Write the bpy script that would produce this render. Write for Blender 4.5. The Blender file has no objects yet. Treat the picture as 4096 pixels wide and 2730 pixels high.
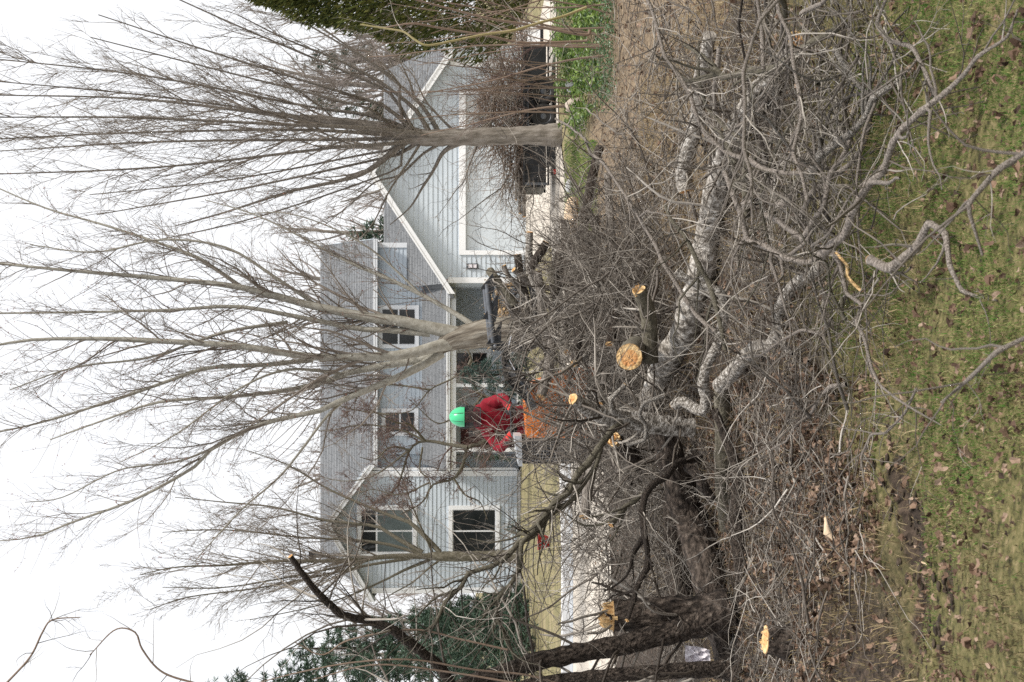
import bpy, math, random
import numpy as np
from mathutils import Vector, Matrix, noise as mnoise

rng = np.random.default_rng(11)
random.seed(11)
SC = bpy.context.scene
COL = SC.collection
PI = math.pi

# ------------------------------------------------------------------ camera (portrait shot stored on its side: world-up points to picture-left)
HC = 1.9                       # camera height
F = 5689.0                     # focal length in source pixels (picture is 4096 x 2730)
TH = math.atan2(158.0, F)      # small downward pitch
CAM = np.array([0.0, 0.0, HC])
FWD = np.array([0.0, math.cos(TH), -math.sin(TH)])
UPV = np.array([0.0, math.sin(TH), math.cos(TH)])
RGT = np.array([1.0, 0.0, 0.0])
cd = bpy.data.cameras.new('camera')
cam = bpy.data.objects.new('camera', cd)
COL.objects.link(cam)
M = Matrix.Identity(4)
for r in range(3):
    M[r][0] = -UPV[r]; M[r][1] = RGT[r]; M[r][2] = -FWD[r]; M[r][3] = CAM[r]
cam.matrix_world = M
cd.sensor_fit = 'HORIZONTAL'; cd.sensor_width = 36.0; cd.lens = 36.0 * F / 4096.0
cd.clip_start = 0.1; cd.clip_end = 3000
cd.dof.use_dof = True; cd.dof.focus_distance = 17.0; cd.dof.aperture_fstop = 10.0
SC.camera = cam

# ------------------------------------------------------------------ sky, sun, exposure: a bright, evenly overcast day with a hazy sun
SUN_EL, SUN_AZ = math.radians(56), math.radians(118)      # azimuth clockwise from +Y (the view direction)
w = bpy.data.worlds.new('World'); SC.world = w; w.use_nodes = True
nt = w.node_tree; nt.nodes.clear()
wo = nt.nodes.new('ShaderNodeOutputWorld')
sky = nt.nodes.new('ShaderNodeTexSky'); sky.sky_type = 'NISHITA'; sky.sun_disc = False
sky.sun_elevation = SUN_EL; sky.sun_rotation = SUN_AZ; sky.dust_density = 3.0
b1 = nt.nodes.new('ShaderNodeBackground'); b1.inputs['Strength'].default_value = 0.12
nt.links.new(sky.outputs[0], b1.inputs['Color'])
b2 = nt.nodes.new('ShaderNodeBackground'); b2.inputs['Strength'].default_value = 0.98      # the cloud deck
tcw = nt.nodes.new('ShaderNodeTexCoord'); nzw = nt.nodes.new('ShaderNodeTexNoise'); nzw.inputs['Scale'].default_value = 1.6
nzw.inputs['Detail'].default_value = 4
crw = nt.nodes.new('ShaderNodeValToRGB')
crw.color_ramp.elements[0].position = 0.3; crw.color_ramp.elements[0].color = (0.955, 0.965, 1.0, 1)
crw.color_ramp.elements[1].position = 0.75; crw.color_ramp.elements[1].color = (1.0, 1.0, 1.0, 1)
nt.links.new(tcw.outputs['Generated'], nzw.inputs['Vector']); nt.links.new(nzw.outputs['Fac'], crw.inputs[0]); nt.links.new(crw.outputs[0], b2.inputs['Color'])
mxw = nt.nodes.new('ShaderNodeMixShader'); mxw.inputs[0].default_value = 0.88
nt.links.new(b1.outputs[0], mxw.inputs[1]); nt.links.new(b2.outputs[0], mxw.inputs[2]); nt.links.new(mxw.outputs[0], wo.inputs['Surface'])
sl = bpy.data.lights.new('sun', 'SUN'); sl.energy = 3.3; sl.angle = math.radians(7); sl.color = (1.0, 0.95, 0.88)
so = bpy.data.objects.new('sun', sl); COL.objects.link(so)
sd = Vector((math.sin(SUN_AZ) * math.cos(SUN_EL), math.cos(SUN_AZ) * math.cos(SUN_EL), math.sin(SUN_EL)))
so.rotation_euler = sd.to_track_quat('Z', 'Y').to_euler(); so.location = (0, 0, 30)
SC.view_settings.view_transform = 'Standard'; SC.view_settings.look = 'None'
SC.view_settings.exposure = 0.3; SC.view_settings.gamma = 1.0; SC.view_settings.use_curve_mapping = False
SC.render.resolution_x = 1024; SC.render.resolution_y = 682
SC.cycles.max_bounces = 6; SC.cycles.diffuse_bounces = 3; SC.cycles.transparent_max_bounces = 8
SC.cycles.use_adaptive_sampling = True; SC.cycles.use_denoising = False

# ------------------------------------------------------------------ from a spot in the photograph and a distance to a place
def at(px, py, Y):
    d = FWD - UPV * ((px - 2048.0) / F) + RGT * ((1365.0 - py) / F)
    return CAM + d * (Y / d[1])
def gnd(px, py):
    d = FWD - UPV * ((px - 2048.0) / F) + RGT * ((1365.0 - py) / F)
    return CAM + d * (-HC / d[2])
def wpx(p, Y): return p * Y / F

# ------------------------------------------------------------------ materials
MATS = {}
def newmat(name):
    m = bpy.data.materials.new(name); m.use_nodes = True
    n = m.node_tree.nodes; n.clear()
    o = n.new('ShaderNodeOutputMaterial'); p = n.new('ShaderNodeBsdfPrincipled')
    m.node_tree.links.new(p.outputs[0], o.inputs['Surface'])
    p.inputs['Roughness'].default_value = 0.8; p.inputs['Specular IOR Level'].default_value = 0.3
    MATS[name] = m
    return m, n, m.node_tree.links, p
def ramp(n, cols, lo=0.3, hi=0.7):
    r = n.new('ShaderNodeValToRGB'); e = r.color_ramp.elements
    while len(e) < len(cols): e.new(0.5)
    for i, c in enumerate(cols):
        e[i].position = lo + (hi - lo) * i / max(1, len(cols) - 1); e[i].color = (*c, 1)
    return r
def mat(name, cols, scale=6, rough=0.8, bump=0.2, bscale=None, coord='Object', stretch=(1, 1, 1), spec=0.3, rnd=None, lo=0.3, hi=0.7, metal=0.0, detail=6, bdist=0.02, trans=0.0, obj_rnd=None):
    m, n, l, p = newmat(name)
    p.inputs['Roughness'].default_value = rough; p.inputs['Specular IOR Level'].default_value = spec; p.inputs['Metallic'].default_value = metal
    tc = n.new('ShaderNodeTexCoord'); mp = n.new('ShaderNodeMapping'); mp.inputs['Scale'].default_value = stretch
    l.new(tc.outputs[coord], mp.inputs['Vector'])
    nz = n.new('ShaderNodeTexNoise'); nz.inputs['Scale'].default_value = scale; nz.inputs['Detail'].default_value = detail; nz.inputs['Roughness'].default_value = 0.62
    l.new(mp.outputs[0], nz.inputs['Vector'])
    fac = nz.outputs['Fac']
    if rnd or obj_rnd:
        if rnd:
            g = n.new('ShaderNodeNewGeometry'); src = g.outputs['Random Per Island']; k = rnd
        else:
            g = n.new('ShaderNodeObjectInfo'); src = g.outputs['Random']; k = obj_rnd
        mx = n.new('ShaderNodeMix'); mx.inputs[0].default_value = k
        l.new(fac, mx.inputs[2]); l.new(src, mx.inputs[3]); fac = mx.outputs[0]
    r = ramp(n, cols, lo, hi); l.new(fac, r.inputs[0]); l.new(r.outputs[0], p.inputs['Base Color'])
    if bump:
        nb = n.new('ShaderNodeTexNoise'); nb.inputs['Scale'].default_value = bscale or scale * 3; nb.inputs['Detail'].default_value = 5
        l.new(mp.outputs[0], nb.inputs['Vector'])
        b = n.new('ShaderNodeBump'); b.inputs['Strength'].default_value = bump; b.inputs['Distance'].default_value = bdist
        l.new(nb.outputs['Fac'], b.inputs['Height']); l.new(b.outputs[0], p.inputs['Normal'])
    if trans:
        o = [x for x in n if x.type == 'OUTPUT_MATERIAL'][0]
        t = n.new('ShaderNodeBsdfTranslucent'); ms = n.new('ShaderNodeMixShader'); ms.inputs[0].default_value = trans
        l.new(r.outputs[0], t.inputs['Color']); l.new(p.outputs[0], ms.inputs[1]); l.new(t.outputs[0], ms.inputs[2]); l.new(ms.outputs[0], o.inputs['Surface'])
    return m
# bark: noise stretched along the stem in the tube's own UVs (u round, v along, in metres of girth)
mat('bark_dark', [(0.011, 0.008, 0.0065), (0.042, 0.032, 0.025), (0.105, 0.082, 0.066), (0.24, 0.20, 0.165)], 6, 0.9, 1.0, 7, 'UV', (3.0, 1.5, 1), lo=0.32, hi=0.72, bdist=0.07, detail=10)
mat('bark_grey', [(0.10, 0.087, 0.072), (0.21, 0.185, 0.16), (0.34, 0.31, 0.28)], 5, 0.9, 0.9, 8, 'UV', (2.6, 0.5, 1), lo=0.3, hi=0.7, bdist=0.04)
mat('bark_smooth', [(0.20, 0.185, 0.15), (0.32, 0.305, 0.26), (0.44, 0.43, 0.385)], 4, 0.85, 0.45, 8, 'UV', (1.6, 0.7, 1), lo=0.28, hi=0.72)
mat('bark_furrow', [(0.06, 0.048, 0.037), (0.20, 0.175, 0.14), (0.36, 0.335, 0.285)], 5, 0.9, 1.0, 6, 'UV', (2.8, 0.45, 1), lo=0.33, hi=0.66, bdist=0.06)
mat('bark_mossy', [(0.045, 0.04, 0.028), (0.125, 0.112, 0.082), (0.25, 0.23, 0.19)], 5, 0.9, 0.7, 10, 'UV', (2.2, 1.4, 1), lo=0.28, hi=0.75)
mat('bark_pale', [(0.030, 0.025, 0.019), (0.135, 0.116, 0.094), (0.42, 0.385, 0.34), (0.70, 0.675, 0.63)], 5.5, 0.75, 0.9, 11, 'UV', (1.5, 1.9, 1), lo=0.30, hi=0.66, bdist=0.04, detail=9)
mat('bark_purple', [(0.042, 0.033, 0.026), (0.135, 0.112, 0.092), (0.31, 0.27, 0.235), (0.58, 0.53, 0.485)], 5, 0.6, 0.7, 9, 'UV', (1.3, 1.6, 1), spec=0.45, lo=0.25, hi=0.78, detail=9)
mat('branch', [(0.024, 0.018, 0.014), (0.052, 0.041, 0.032), (0.095, 0.078, 0.062), (0.17, 0.147, 0.12), (0.38, 0.345, 0.30), (0.66, 0.62, 0.565)], 5, 0.6, 0.2, 30, 'Object', (1, 1, 1), rnd=0.6, lo=0.12, hi=0.93, spec=0.45)
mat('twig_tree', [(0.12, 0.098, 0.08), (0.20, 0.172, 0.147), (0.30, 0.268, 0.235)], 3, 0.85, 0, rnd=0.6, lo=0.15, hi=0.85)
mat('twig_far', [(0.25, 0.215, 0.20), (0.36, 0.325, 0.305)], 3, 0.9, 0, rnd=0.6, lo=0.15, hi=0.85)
mat('twig_red', [(0.085, 0.05, 0.042), (0.145, 0.095, 0.08), (0.24, 0.195, 0.175)], 3, 0.8, 0, rnd=0.6, lo=0.15, hi=0.85)
mat('bud_red', [(0.20, 0.055, 0.04), (0.30, 0.12, 0.08)], 3, 0.7, 0, rnd=0.6)
mat('stem_brown', [(0.12, 0.075, 0.05), (0.20, 0.14, 0.10), (0.29, 0.23, 0.19)], 4, 0.7, 0.1, 30, rnd=0.6, lo=0.2, hi=0.8)
mat('stem_yellow', [(0.30, 0.26, 0.11), (0.42, 0.36, 0.20)], 6, 0.65, 0.1, 30)
mat('wood_cut', [(0.56, 0.33, 0.14), (0.68, 0.46, 0.22), (0.76, 0.58, 0.34)], 9, 0.9, 0.8, 60, 'Object', (1, 1, 1), lo=0.3, hi=0.68, bdist=0.015)
mat('wood_heart', [(0.50, 0.21, 0.075), (0.60, 0.30, 0.12), (0.68, 0.42, 0.19)], 9, 0.85, 0.6, 60, 'Object', (1, 1, 1), lo=0.3, hi=0.68, bdist=0.01)
mat('wood_rim', [(0.20, 0.12, 0.06), (0.42, 0.27, 0.12)], 12, 0.9, 0.5, 60)
mat('wood_pale', [(0.50, 0.37, 0.24), (0.66, 0.52, 0.37)], 7, 0.8, 0.4, 40, 'Object', (1, 1, 1))
mat('siding', [(0.485, 0.54, 0.59), (0.53, 0.585, 0.63)], 2, 0.6, 0.05, 40, obj_rnd=0.3)
mat('trim', [(0.76, 0.78, 0.80), (0.83, 0.84, 0.85)], 3, 0.5, 0.03, 40)
mat('door_grey', [(0.54, 0.595, 0.635), (0.58, 0.63, 0.665)], 1.2, 0.5, 0.04, 50)
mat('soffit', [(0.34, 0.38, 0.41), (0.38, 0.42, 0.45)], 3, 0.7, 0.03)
mat('asphalt_roof_plain', [(0.16, 0.165, 0.17), (0.26, 0.265, 0.27)], 10, 0.95, 0.4, 30)
mat('maroon', [(0.055, 0.012, 0.014), (0.075, 0.018, 0.02)], 4, 0.4, 0.05)
mat('glass', [(0.012, 0.014, 0.015), (0.03, 0.033, 0.034)], 1.3, 0.06, 0.02, 2, spec=0.5)
mat('glass_screen', [(0.085, 0.11, 0.11), (0.12, 0.145, 0.145)], 1.3, 0.25, 0.02, 2, spec=0.5)
mat('black_steel', [(0.008, 0.009, 0.011), (0.026, 0.028, 0.032)], 5, 0.45, 0.25, 30, spec=0.35)
mat('grey_steel', [(0.055, 0.06, 0.07), (0.12, 0.13, 0.145)], 5, 0.4, 0.2, 30, spec=0.5)
mat('rubber', [(0.015, 0.015, 0.016), (0.04, 0.038, 0.036)], 9, 0.85, 0.4, 30)
mat('orange_paint', [(0.62, 0.15, 0.012), (0.70, 0.20, 0.02)], 3, 0.4, 0.06, 30, spec=0.5)
mat('chrome', [(0.75, 0.75, 0.76), (0.8, 0.8, 0.8)], 3, 0.2, 0, metal=1.0)
mat('red_plastic', [(0.36, 0.014, 0.016), (0.44, 0.02, 0.02)], 3, 0.45, 0.05)
mat('tail_red', [(0.55, 0.02, 0.02), (0.65, 0.03, 0.03)], 3, 0.2, 0)
mat('hoodie', [(0.17, 0.008, 0.017), (0.25, 0.012, 0.024)], 5, 0.95, 0.45, 9, bdist=0.04)
mat('trousers', [(0.05, 0.055, 0.065), (0.09, 0.095, 0.105)], 6, 0.95, 0.4, 12, bdist=0.04)
mat('skin', [(0.42, 0.24, 0.17), (0.48, 0.28, 0.20)], 6, 0.6, 0.1)
mat('helmet_green', [(0.05, 0.50, 0.22), (0.07, 0.56, 0.26)], 3, 0.3, 0, spec=0.5)
mat('helmet_stripe', [(0.03, 0.17, 0.09), (0.04, 0.20, 0.11)], 3, 0.5, 0)
mat('glove_red', [(0.62, 0.03, 0.025), (0.70, 0.05, 0.04)], 6, 0.8, 0.2)
mat('glove_black', [(0.02, 0.02, 0.022), (0.05, 0.05, 0.052)], 6, 0.8, 0.2)
mat('boots', [(0.03, 0.022, 0.016), (0.06, 0.045, 0.032)], 6, 0.7, 0.3)
mat('rock_tan', [(0.24, 0.19, 0.15), (0.40, 0.33, 0.27), (0.5, 0.45, 0.39)], 7, 0.9, 0.6, 20)
mat('rock_grey', [(0.33, 0.33, 0.32), (0.52, 0.52, 0.51), (0.65, 0.65, 0.65)], 6, 0.9, 0.5, 20)
mat('dead_leaf', [(0.035, 0.022, 0.015), (0.12, 0.075, 0.05), (0.24, 0.155, 0.105), (0.38, 0.28, 0.21)], 9, 0.8, 0.2, 30, rnd=0.75, lo=0.12, hi=0.9, trans=0.12)
mat('dead_leaf_single', [(0.045, 0.027, 0.019), (0.14, 0.085, 0.058), (0.25, 0.165, 0.115), (0.40, 0.30, 0.225)], 14, 0.8, 0.2, 30, obj_rnd=0.7, lo=0.12, hi=0.88, trans=0.12)
mat('grass', [(0.035, 0.105, 0.012), (0.075, 0.18, 0.025), (0.15, 0.235, 0.055), (0.36, 0.34, 0.14), (0.58, 0.51, 0.29)], 1.9, 0.7, 0, rnd=0.38, lo=0.28, hi=0.78, trans=0.3, detail=4)
mat('thatch', [(0.06, 0.042, 0.025), (0.125, 0.10, 0.045), (0.21, 0.165, 0.085), (0.34, 0.27, 0.16)], 2.5, 0.85, 0, rnd=0.5, lo=0.2, hi=0.8, trans=0.2)
mat('grass_dry', [(0.20, 0.15, 0.08), (0.36, 0.28, 0.15), (0.50, 0.41, 0.25)], 1.6, 0.85, 0, rnd=0.6, lo=0.15, hi=0.85, trans=0.2)
mat('cover_leaf', [(0.03, 0.07, 0.014), (0.11, 0.185, 0.035), (0.25, 0.35, 0.085)], 1.1, 0.4, 0, rnd=0.6, lo=0.2, hi=0.8, trans=0.3, spec=0.5)
mat('cover_dark', [(0.03, 0.075, 0.025), (0.06, 0.13, 0.045), (0.11, 0.19, 0.09)], 2, 0.35, 0, rnd=0.6, lo=0.2, hi=0.8, trans=0.15, spec=0.5)
mat('needle_blue', [(0.03, 0.06, 0.05), (0.06, 0.10, 0.085), (0.11, 0.155, 0.14)], 1.5, 0.8, 0, rnd=0.6, lo=0.15, hi=0.85)
mat('needle_green', [(0.022, 0.046, 0.030), (0.05, 0.088, 0.060), (0.105, 0.155, 0.11)], 1.5, 0.8, 0, rnd=0.6, lo=0.15, hi=0.85)
mat('thuja', [(0.024, 0.036, 0.008), (0.066, 0.085, 0.018), (0.125, 0.135, 0.032), (0.20, 0.18, 0.05)], 1.3, 0.8, 0, rnd=0.5, lo=0.2, hi=0.85)
mat('hydrangea', [(0.34, 0.23, 0.12), (0.52, 0.39, 0.24)], 6, 0.9, 0, rnd=0.6, lo=0.2, hi=0.8)
mat('mud', [(0.016, 0.011, 0.008), (0.045, 0.033, 0.023), (0.10, 0.075, 0.054)], 14, 0.95, 0.6, 40)
mat('paper', [(0.66, 0.62, 0.66), (0.78, 0.75, 0.79)], 8, 0.8, 0.4, 14)
mat('moss_yellow', [(0.34, 0.27, 0.03), (0.45, 0.38, 0.06)], 9, 0.9, 0.3)
mat('stone_kerb', [(0.56, 0.555, 0.545), (0.70, 0.69, 0.68)], 4, 0.9, 0.2, 30)
mat('gutter_pan', [(0.34, 0.36, 0.38), (0.45, 0.47, 0.49)], 3, 0.9, 0.15, 40)

# roof shingles: tabs in a running bond on the course strips
m, n, l, p = newmat('shingle')
tc = n.new('ShaderNodeTexCoord'); bt = n.new('ShaderNodeTexBrick'); bt.inputs['Scale'].default_value = 1.0
bt.inputs['Brick Width'].default_value = 0.30; bt.inputs['Row Height'].default_value = 10.0; bt.inputs['Mortar Size'].default_value = 0.008
bt.inputs['Color1'].default_value = (0.150, 0.157, 0.165, 1); bt.inputs['Color2'].default_value = (0.205, 0.213, 0.222, 1); bt.inputs['Mortar'].default_value = (0.085, 0.09, 0.095, 1)
oi = n.new('ShaderNodeObjectInfo'); mp = n.new('ShaderNodeMapping'); cb = n.new('ShaderNodeCombineXYZ'); mm = n.new('ShaderNodeMath'); mm.operation = 'MULTIPLY'; mm.inputs[1].default_value = 7.0
l.new(oi.outputs['Random'], mm.inputs[0]); l.new(mm.outputs[0], cb.inputs[0]); l.new(cb.outputs[0], mp.inputs['Location'])
l.new(tc.outputs['Object'], mp.inputs['Vector']); l.new(mp.outputs[0], bt.inputs['Vector'])
l.new(bt.outputs['Color'], p.inputs['Base Color']); p.inputs['Roughness'].default_value = 0.95

# pavement: pale concrete with faint stains
m, n, l, p = newmat('concrete')
tc = n.new('ShaderNodeTexCoord')
n1 = n.new('ShaderNodeTexNoise'); n1.inputs['Scale'].default_value = 0.5; n1.inputs['Detail'].default_value = 8
n2 = n.new('ShaderNodeTexNoise'); n2.inputs['Scale'].default_value = 30; n2.inputs['Detail'].default_value = 4
l.new(tc.outputs['Object'], n1.inputs['Vector']); l.new(tc.outputs['Object'], n2.inputs['Vector'])
ad = n.new('ShaderNodeMath'); ad.operation = 'MULTIPLY_ADD'; ad.inputs[1].default_value = 0.25; l.new(n2.outputs['Fac'], ad.inputs[0]); l.new(n1.outputs['Fac'], ad.inputs[2])
r = ramp(n, [(0.42, 0.375, 0.315), (0.54, 0.49, 0.42), (0.60, 0.555, 0.485)], 0.35, 0.85); l.new(ad.outputs[0], r.inputs[0]); l.new(r.outputs[0], p.inputs['Base Color'])
p.inputs['Roughness'].default_value = 0.9

# the ground: soil and thatch near, straw to the right, dormant lawn beyond the road
m, n, l, p = newmat('ground')
tc = n.new('ShaderNodeTexCoord'); sx = n.new('ShaderNodeSeparateXYZ'); l.new(tc.outputs['Object'], sx.inputs[0])
def nz_(s, d=7):
    q = n.new('ShaderNodeTexNoise'); q.inputs['Scale'].default_value = s; q.inputs['Detail'].default_value = d; q.inputs['Roughness'].default_value = 0.65
    l.new(tc.outputs['Object'], q.inputs['Vector']); return q.outputs['Fac']
def mr_(v, a, b):
    q = n.new('ShaderNodeMapRange'); q.interpolation_type = 'SMOOTHSTEP'; q.inputs[1].default_value = a; q.inputs[2].default_value = b; l.new(v, q.inputs[0]); return q.outputs[0]
def ma_(v, k, u):
    q = n.new('ShaderNodeMath'); q.operation = 'MULTIPLY_ADD'; q.inputs[1].default_value = k; l.new(v, q.inputs[0]); l.new(u, q.inputs[2]); return q.outputs[0]
def mx_(f, a, b):
    q = n.new('ShaderNodeMix'); q.data_type = 'RGBA'; l.new(f, q.inputs[0]); l.new(a, q.inputs[6]); l.new(b, q.inputs[7]); return q.outputs[2]
big = nz_(0.8); fine = nz_(22, 6); mid = nz_(5)
lawn = ramp(n, [(0.03, 0.022, 0.013), (0.09, 0.085, 0.03), (0.15, 0.13, 0.055), (0.24, 0.19, 0.10)], 0.32, 0.68); l.new(fine, lawn.inputs[0])
soil = ramp(n, [(0.014, 0.010, 0.007), (0.045, 0.032, 0.023), (0.115, 0.083, 0.06)], 0.3, 0.7); l.new(fine, soil.inputs[0])
straw = ramp(n, [(0.075, 0.05, 0.033), (0.21, 0.155, 0.10), (0.38, 0.30, 0.20)], 0.3, 0.7); l.new(fine, straw.inputs[0])
far = ramp(n, [(0.12, 0.115, 0.05), (0.235, 0.205, 0.105), (0.34, 0.275, 0.165)], 0.3, 0.7); l.new(nz_(1.1, 9), far.inputs[0])
yj = ma_(big, 3.0, sx.outputs['Y'])
xj = ma_(big, 1.2, sx.outputs['X'])
xl_ = n.new('ShaderNodeMath'); xl_.operation = 'MINIMUM'; xl_.inputs[1].default_value = 0.3; l.new(sx.outputs['X'], xl_.inputs[0])
c = mx_(mr_(ma_(xl_.outputs[0], -1.35, yj), 8.9, 10.1), lawn.outputs[0], soil.outputs[0])
at_ = n.new('ShaderNodeAttribute'); at_.attribute_name = 'soil'
c = mx_(mr_(ma_(mid, 0.9, at_.outputs['Fac']), 0.95, 1.2), c, soil.outputs[0])
stf = n.new('ShaderNodeMath'); stf.operation = 'MULTIPLY'; l.new(mr_(yj, 11.6, 13.2), stf.inputs[0]); l.new(mr_(xj, 0.9, 2.0), stf.inputs[1])
c = mx_(stf.outputs[0], c, straw.outputs[0])
c = mx_(mr_(yj, 24.0, 26.0), c, far.outputs[0])
l.new(c, p.inputs['Base Color']); p.inputs['Roughness'].default_value = 0.95
bp = n.new('ShaderNodeBump'); bp.inputs['Strength'].default_value = 0.8; bp.inputs['Distance'].default_value = 0.03; l.new(fine, bp.inputs['Height']); l.new(bp.outputs[0], p.inputs['Normal'])

# ------------------------------------------------------------------ mesh building
class MB:
    def __init__(s): s.v = []; s.q = []; s.t = []; s.quv = []; s.qm = []; s.tm = []; s.n = 0
    def add(s, v, quads=None, tris=None, uv=None, mi=0):
        v = np.asarray(v, float).reshape(-1, 3)
        if quads is not None and len(quads):
            q = np.asarray(quads, int).reshape(-1, 4); s.q.append(q + s.n); s.qm.append(np.full(len(q), mi))
            s.quv.append(np.zeros((len(q) * 4, 2)) if uv is None else uv.reshape(-1, 2))
        if tris is not None and len(tris):
            t = np.asarray(tris, int).reshape(-1, 3); s.t.append(t + s.n); s.tm.append(np.full(len(t), mi))
        s.v.append(v); s.n += len(v); return s
    def box(s, c, d, rot=None, mi=0):
        x, y, z = [k / 2 for k in d]
        v = np.array([(-x,-y,-z),(x,-y,-z),(x,y,-z),(-x,y,-z),(-x,-y,z),(x,-y,z),(x,y,z),(-x,y,z)])
        if rot is not None: v = v @ np.array(rot).T
        return s.add(v + np.array(c), [(3,2,1,0),(4,5,6,7),(0,1,5,4),(1,2,6,5),(2,3,7,6),(3,0,4,7)], mi=mi)
    def prism(s, poly, y0, y1, mi=0):          # polygon of (x, z), extruded along y
        k = len(poly); v = [(x, y0, z) for x, z in poly] + [(x, y1, z) for x, z in poly]
        q = [(i, (i + 1) % k, k + (i + 1) % k, k + i) for i in range(k)]
        t = [(0, i + 1, i) for i in range(1, k - 1)] + [(k, k + i, k + i + 1) for i in range(1, k - 1)]
        return s.add(v, q, t, mi=mi)
    def tubes(s, P, R, k=4, mi=0, jit=0.0):
        P = np.asarray(P, float); R = np.asarray(R, float); Mn, nn = P.shape[:2]
        if Mn == 0: return s
        T = np.gradient(P, axis=1); T /= np.linalg.norm(T, axis=2, keepdims=True) + 1e-9
        ch = P[:, -1] - P[:, 0]; ref = np.cross(ch, rng.normal(size=(Mn, 3))); ref /= np.linalg.norm(ref, axis=1, keepdims=True) + 1e-9
        ref = np.repeat(ref[:, None], nn, 1)
        U = ref - (ref * T).sum(2, keepdims=True) * T; U /= np.linalg.norm(U, axis=2, keepdims=True) + 1e-9
        V = np.cross(T, U)
        a = np.arange(k) * 2 * PI / k
        rr = R[:, :, None, None] * (1 + (rng.normal(size=(Mn, nn, k, 1)) * jit if jit else 0))
        v = P[:, :, None] + rr * (np.cos(a)[None, None, :, None] * U[:, :, None] + np.sin(a)[None, None, :, None] * V[:, :, None])
        b = (np.arange(Mn) * nn * k)[:, None, None] + (np.arange(nn - 1) * k)[None, :, None]
        i = np.arange(k)[None, None, :]; j = (np.arange(k) + 1)[None, None, :] % k
        q = np.stack([b + i, b + j, b + k + j, b + k + i], -1)
        L = np.concatenate([np.zeros((Mn, 1)), np.cumsum(np.linalg.norm(np.diff(P, axis=1), axis=2), 1)], 1)
        g = L / (2 * PI * R.mean(1, keepdims=True) + 1e-6)
        u0 = np.broadcast_to((np.arange(k) / k)[None, None, :], (Mn, nn - 1, k)); u1 = u0 + 1.0 / k
        v0 = np.broadcast_to(g[:, :-1, None], u0.shape); v1 = np.broadcast_to(g[:, 1:, None], u0.shape)
        off = rng.uniform(0, 9, (Mn, 1, 1))
        uv = np.stack([np.stack([u0, v0 + off], -1), np.stack([u1, v0 + off], -1), np.stack([u1, v1 + off], -1), np.stack([u0, v1 + off], -1)], -2)
        return s.add(v, q, uv=uv, mi=mi)
    def build(s, name, mats, parent=None, smooth=True):
        me = bpy.data.meshes.new(name)
        v = np.concatenate(s.v) if s.v else np.zeros((0, 3))
        nq = sum(len(x) for x in s.q); ntt = sum(len(x) for x in s.t)
        q = np.concatenate(s.q).reshape(-1) if nq else np.zeros(0, int); t = np.concatenate(s.t).reshape(-1) if ntt else np.zeros(0, int)
        me.vertices.add(len(v)); me.vertices.foreach_set('co', v.astype(np.float32).reshape(-1))
        me.loops.add(len(q) + len(t)); me.loops.foreach_set('vertex_index', np.concatenate([q, t]).astype(np.int32))
        me.polygons.add(nq + ntt)
        ls = np.concatenate([np.arange(nq) * 4, nq * 4 + np.arange(ntt) * 3]).astype(np.int32)
        me.polygons.foreach_set('loop_start', ls)
        mi = np.concatenate(s.qm + s.tm).astype(np.int32) if (nq + ntt) else np.zeros(0, np.int32)
        me.polygons.foreach_set('material_index', mi)
        me.polygons.foreach_set('use_smooth', np.full(nq + ntt, smooth))
        if nq:
            ul = me.uv_layers.new(name='UVMap')
            uv = np.concatenate(s.quv + ([np.zeros((ntt * 3, 2))] if ntt else []))
            ul.data.foreach_set('uv', uv.astype(np.float32).reshape(-1))
        me.update(calc_edges=True)
        for mm_ in (mats if isinstance(mats, (list, tuple)) else [mats]): me.materials.append(MATS[mm_])
        o = bpy.data.objects.new(name, me); COL.objects.link(o)
        if parent is not None: o.parent = parent; o.matrix_parent_inverse = parent.matrix_basis.inverted()
        return o
def tag(o, label=None, cat=None, group=None, kind=None):
    if label: o['label'] = label
    if cat: o['category'] = cat
    if group: o['group'] = group
    if kind: o['kind'] = kind
    return o
def empty(name, loc, label=None, cat=None, group=None):
    o = bpy.data.objects.new(name, None); COL.objects.link(o); o.location = Vector([float(c) for c in loc]); o.empty_display_size = 0.2
    return tag(o, label, cat, group)

# ------------------------------------------------------------------ stems: splines, growth, side shoots
def catmull(pts, rad, step=None, m=None):
    p = np.asarray(pts, float); rad = np.asarray(rad, float)
    e = np.vstack([2 * p[0] - p[1], p, 2 * p[-1] - p[-2]]); out = []; ro = []
    for i in range(len(p) - 1):
        p0, p1, p2, p3 = e[i:i + 4]; N = 12
        for t in np.linspace(0, 1, N, endpoint=False):
            out.append(0.5 * ((2 * p1) + (-p0 + p2) * t + (2 * p0 - 5 * p1 + 4 * p2 - p3) * t * t + (-p0 + 3 * p1 - 3 * p2 + p3) * t ** 3)); ro.append(rad[i] * (1 - t) + rad[i + 1] * t)
    out.append(p[-1]); ro.append(rad[-1]); out = np.array(out); ro = np.array(ro)
    L = np.concatenate([[0], np.cumsum(np.linalg.norm(np.diff(out, axis=0), axis=1))])
    k = m or max(4, int(L[-1] / step) + 1); s = np.linspace(0, L[-1], k)
    return np.stack([np.interp(s, L, out[:, i]) for i in range(3)], 1), np.interp(s, L, ro)
def grow(start, d, length, n, up=0.0, wig=0.1, g=None):
    g = g or rng
    Mn = len(start); P = np.zeros((Mn, n, 3)); P[:, 0] = start; d = d / (np.linalg.norm(d, axis=1, keepdims=True) + 1e-9)
    st = (length / (n - 1))[:, None]
    for i in range(1, n):
        d = d + g.normal(size=(Mn, 3)) * wig; d[:, 2] += up
        d /= np.linalg.norm(d, axis=1, keepdims=True) + 1e-9
        P[:, i] = P[:, i - 1] + d * st
    return P
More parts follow.
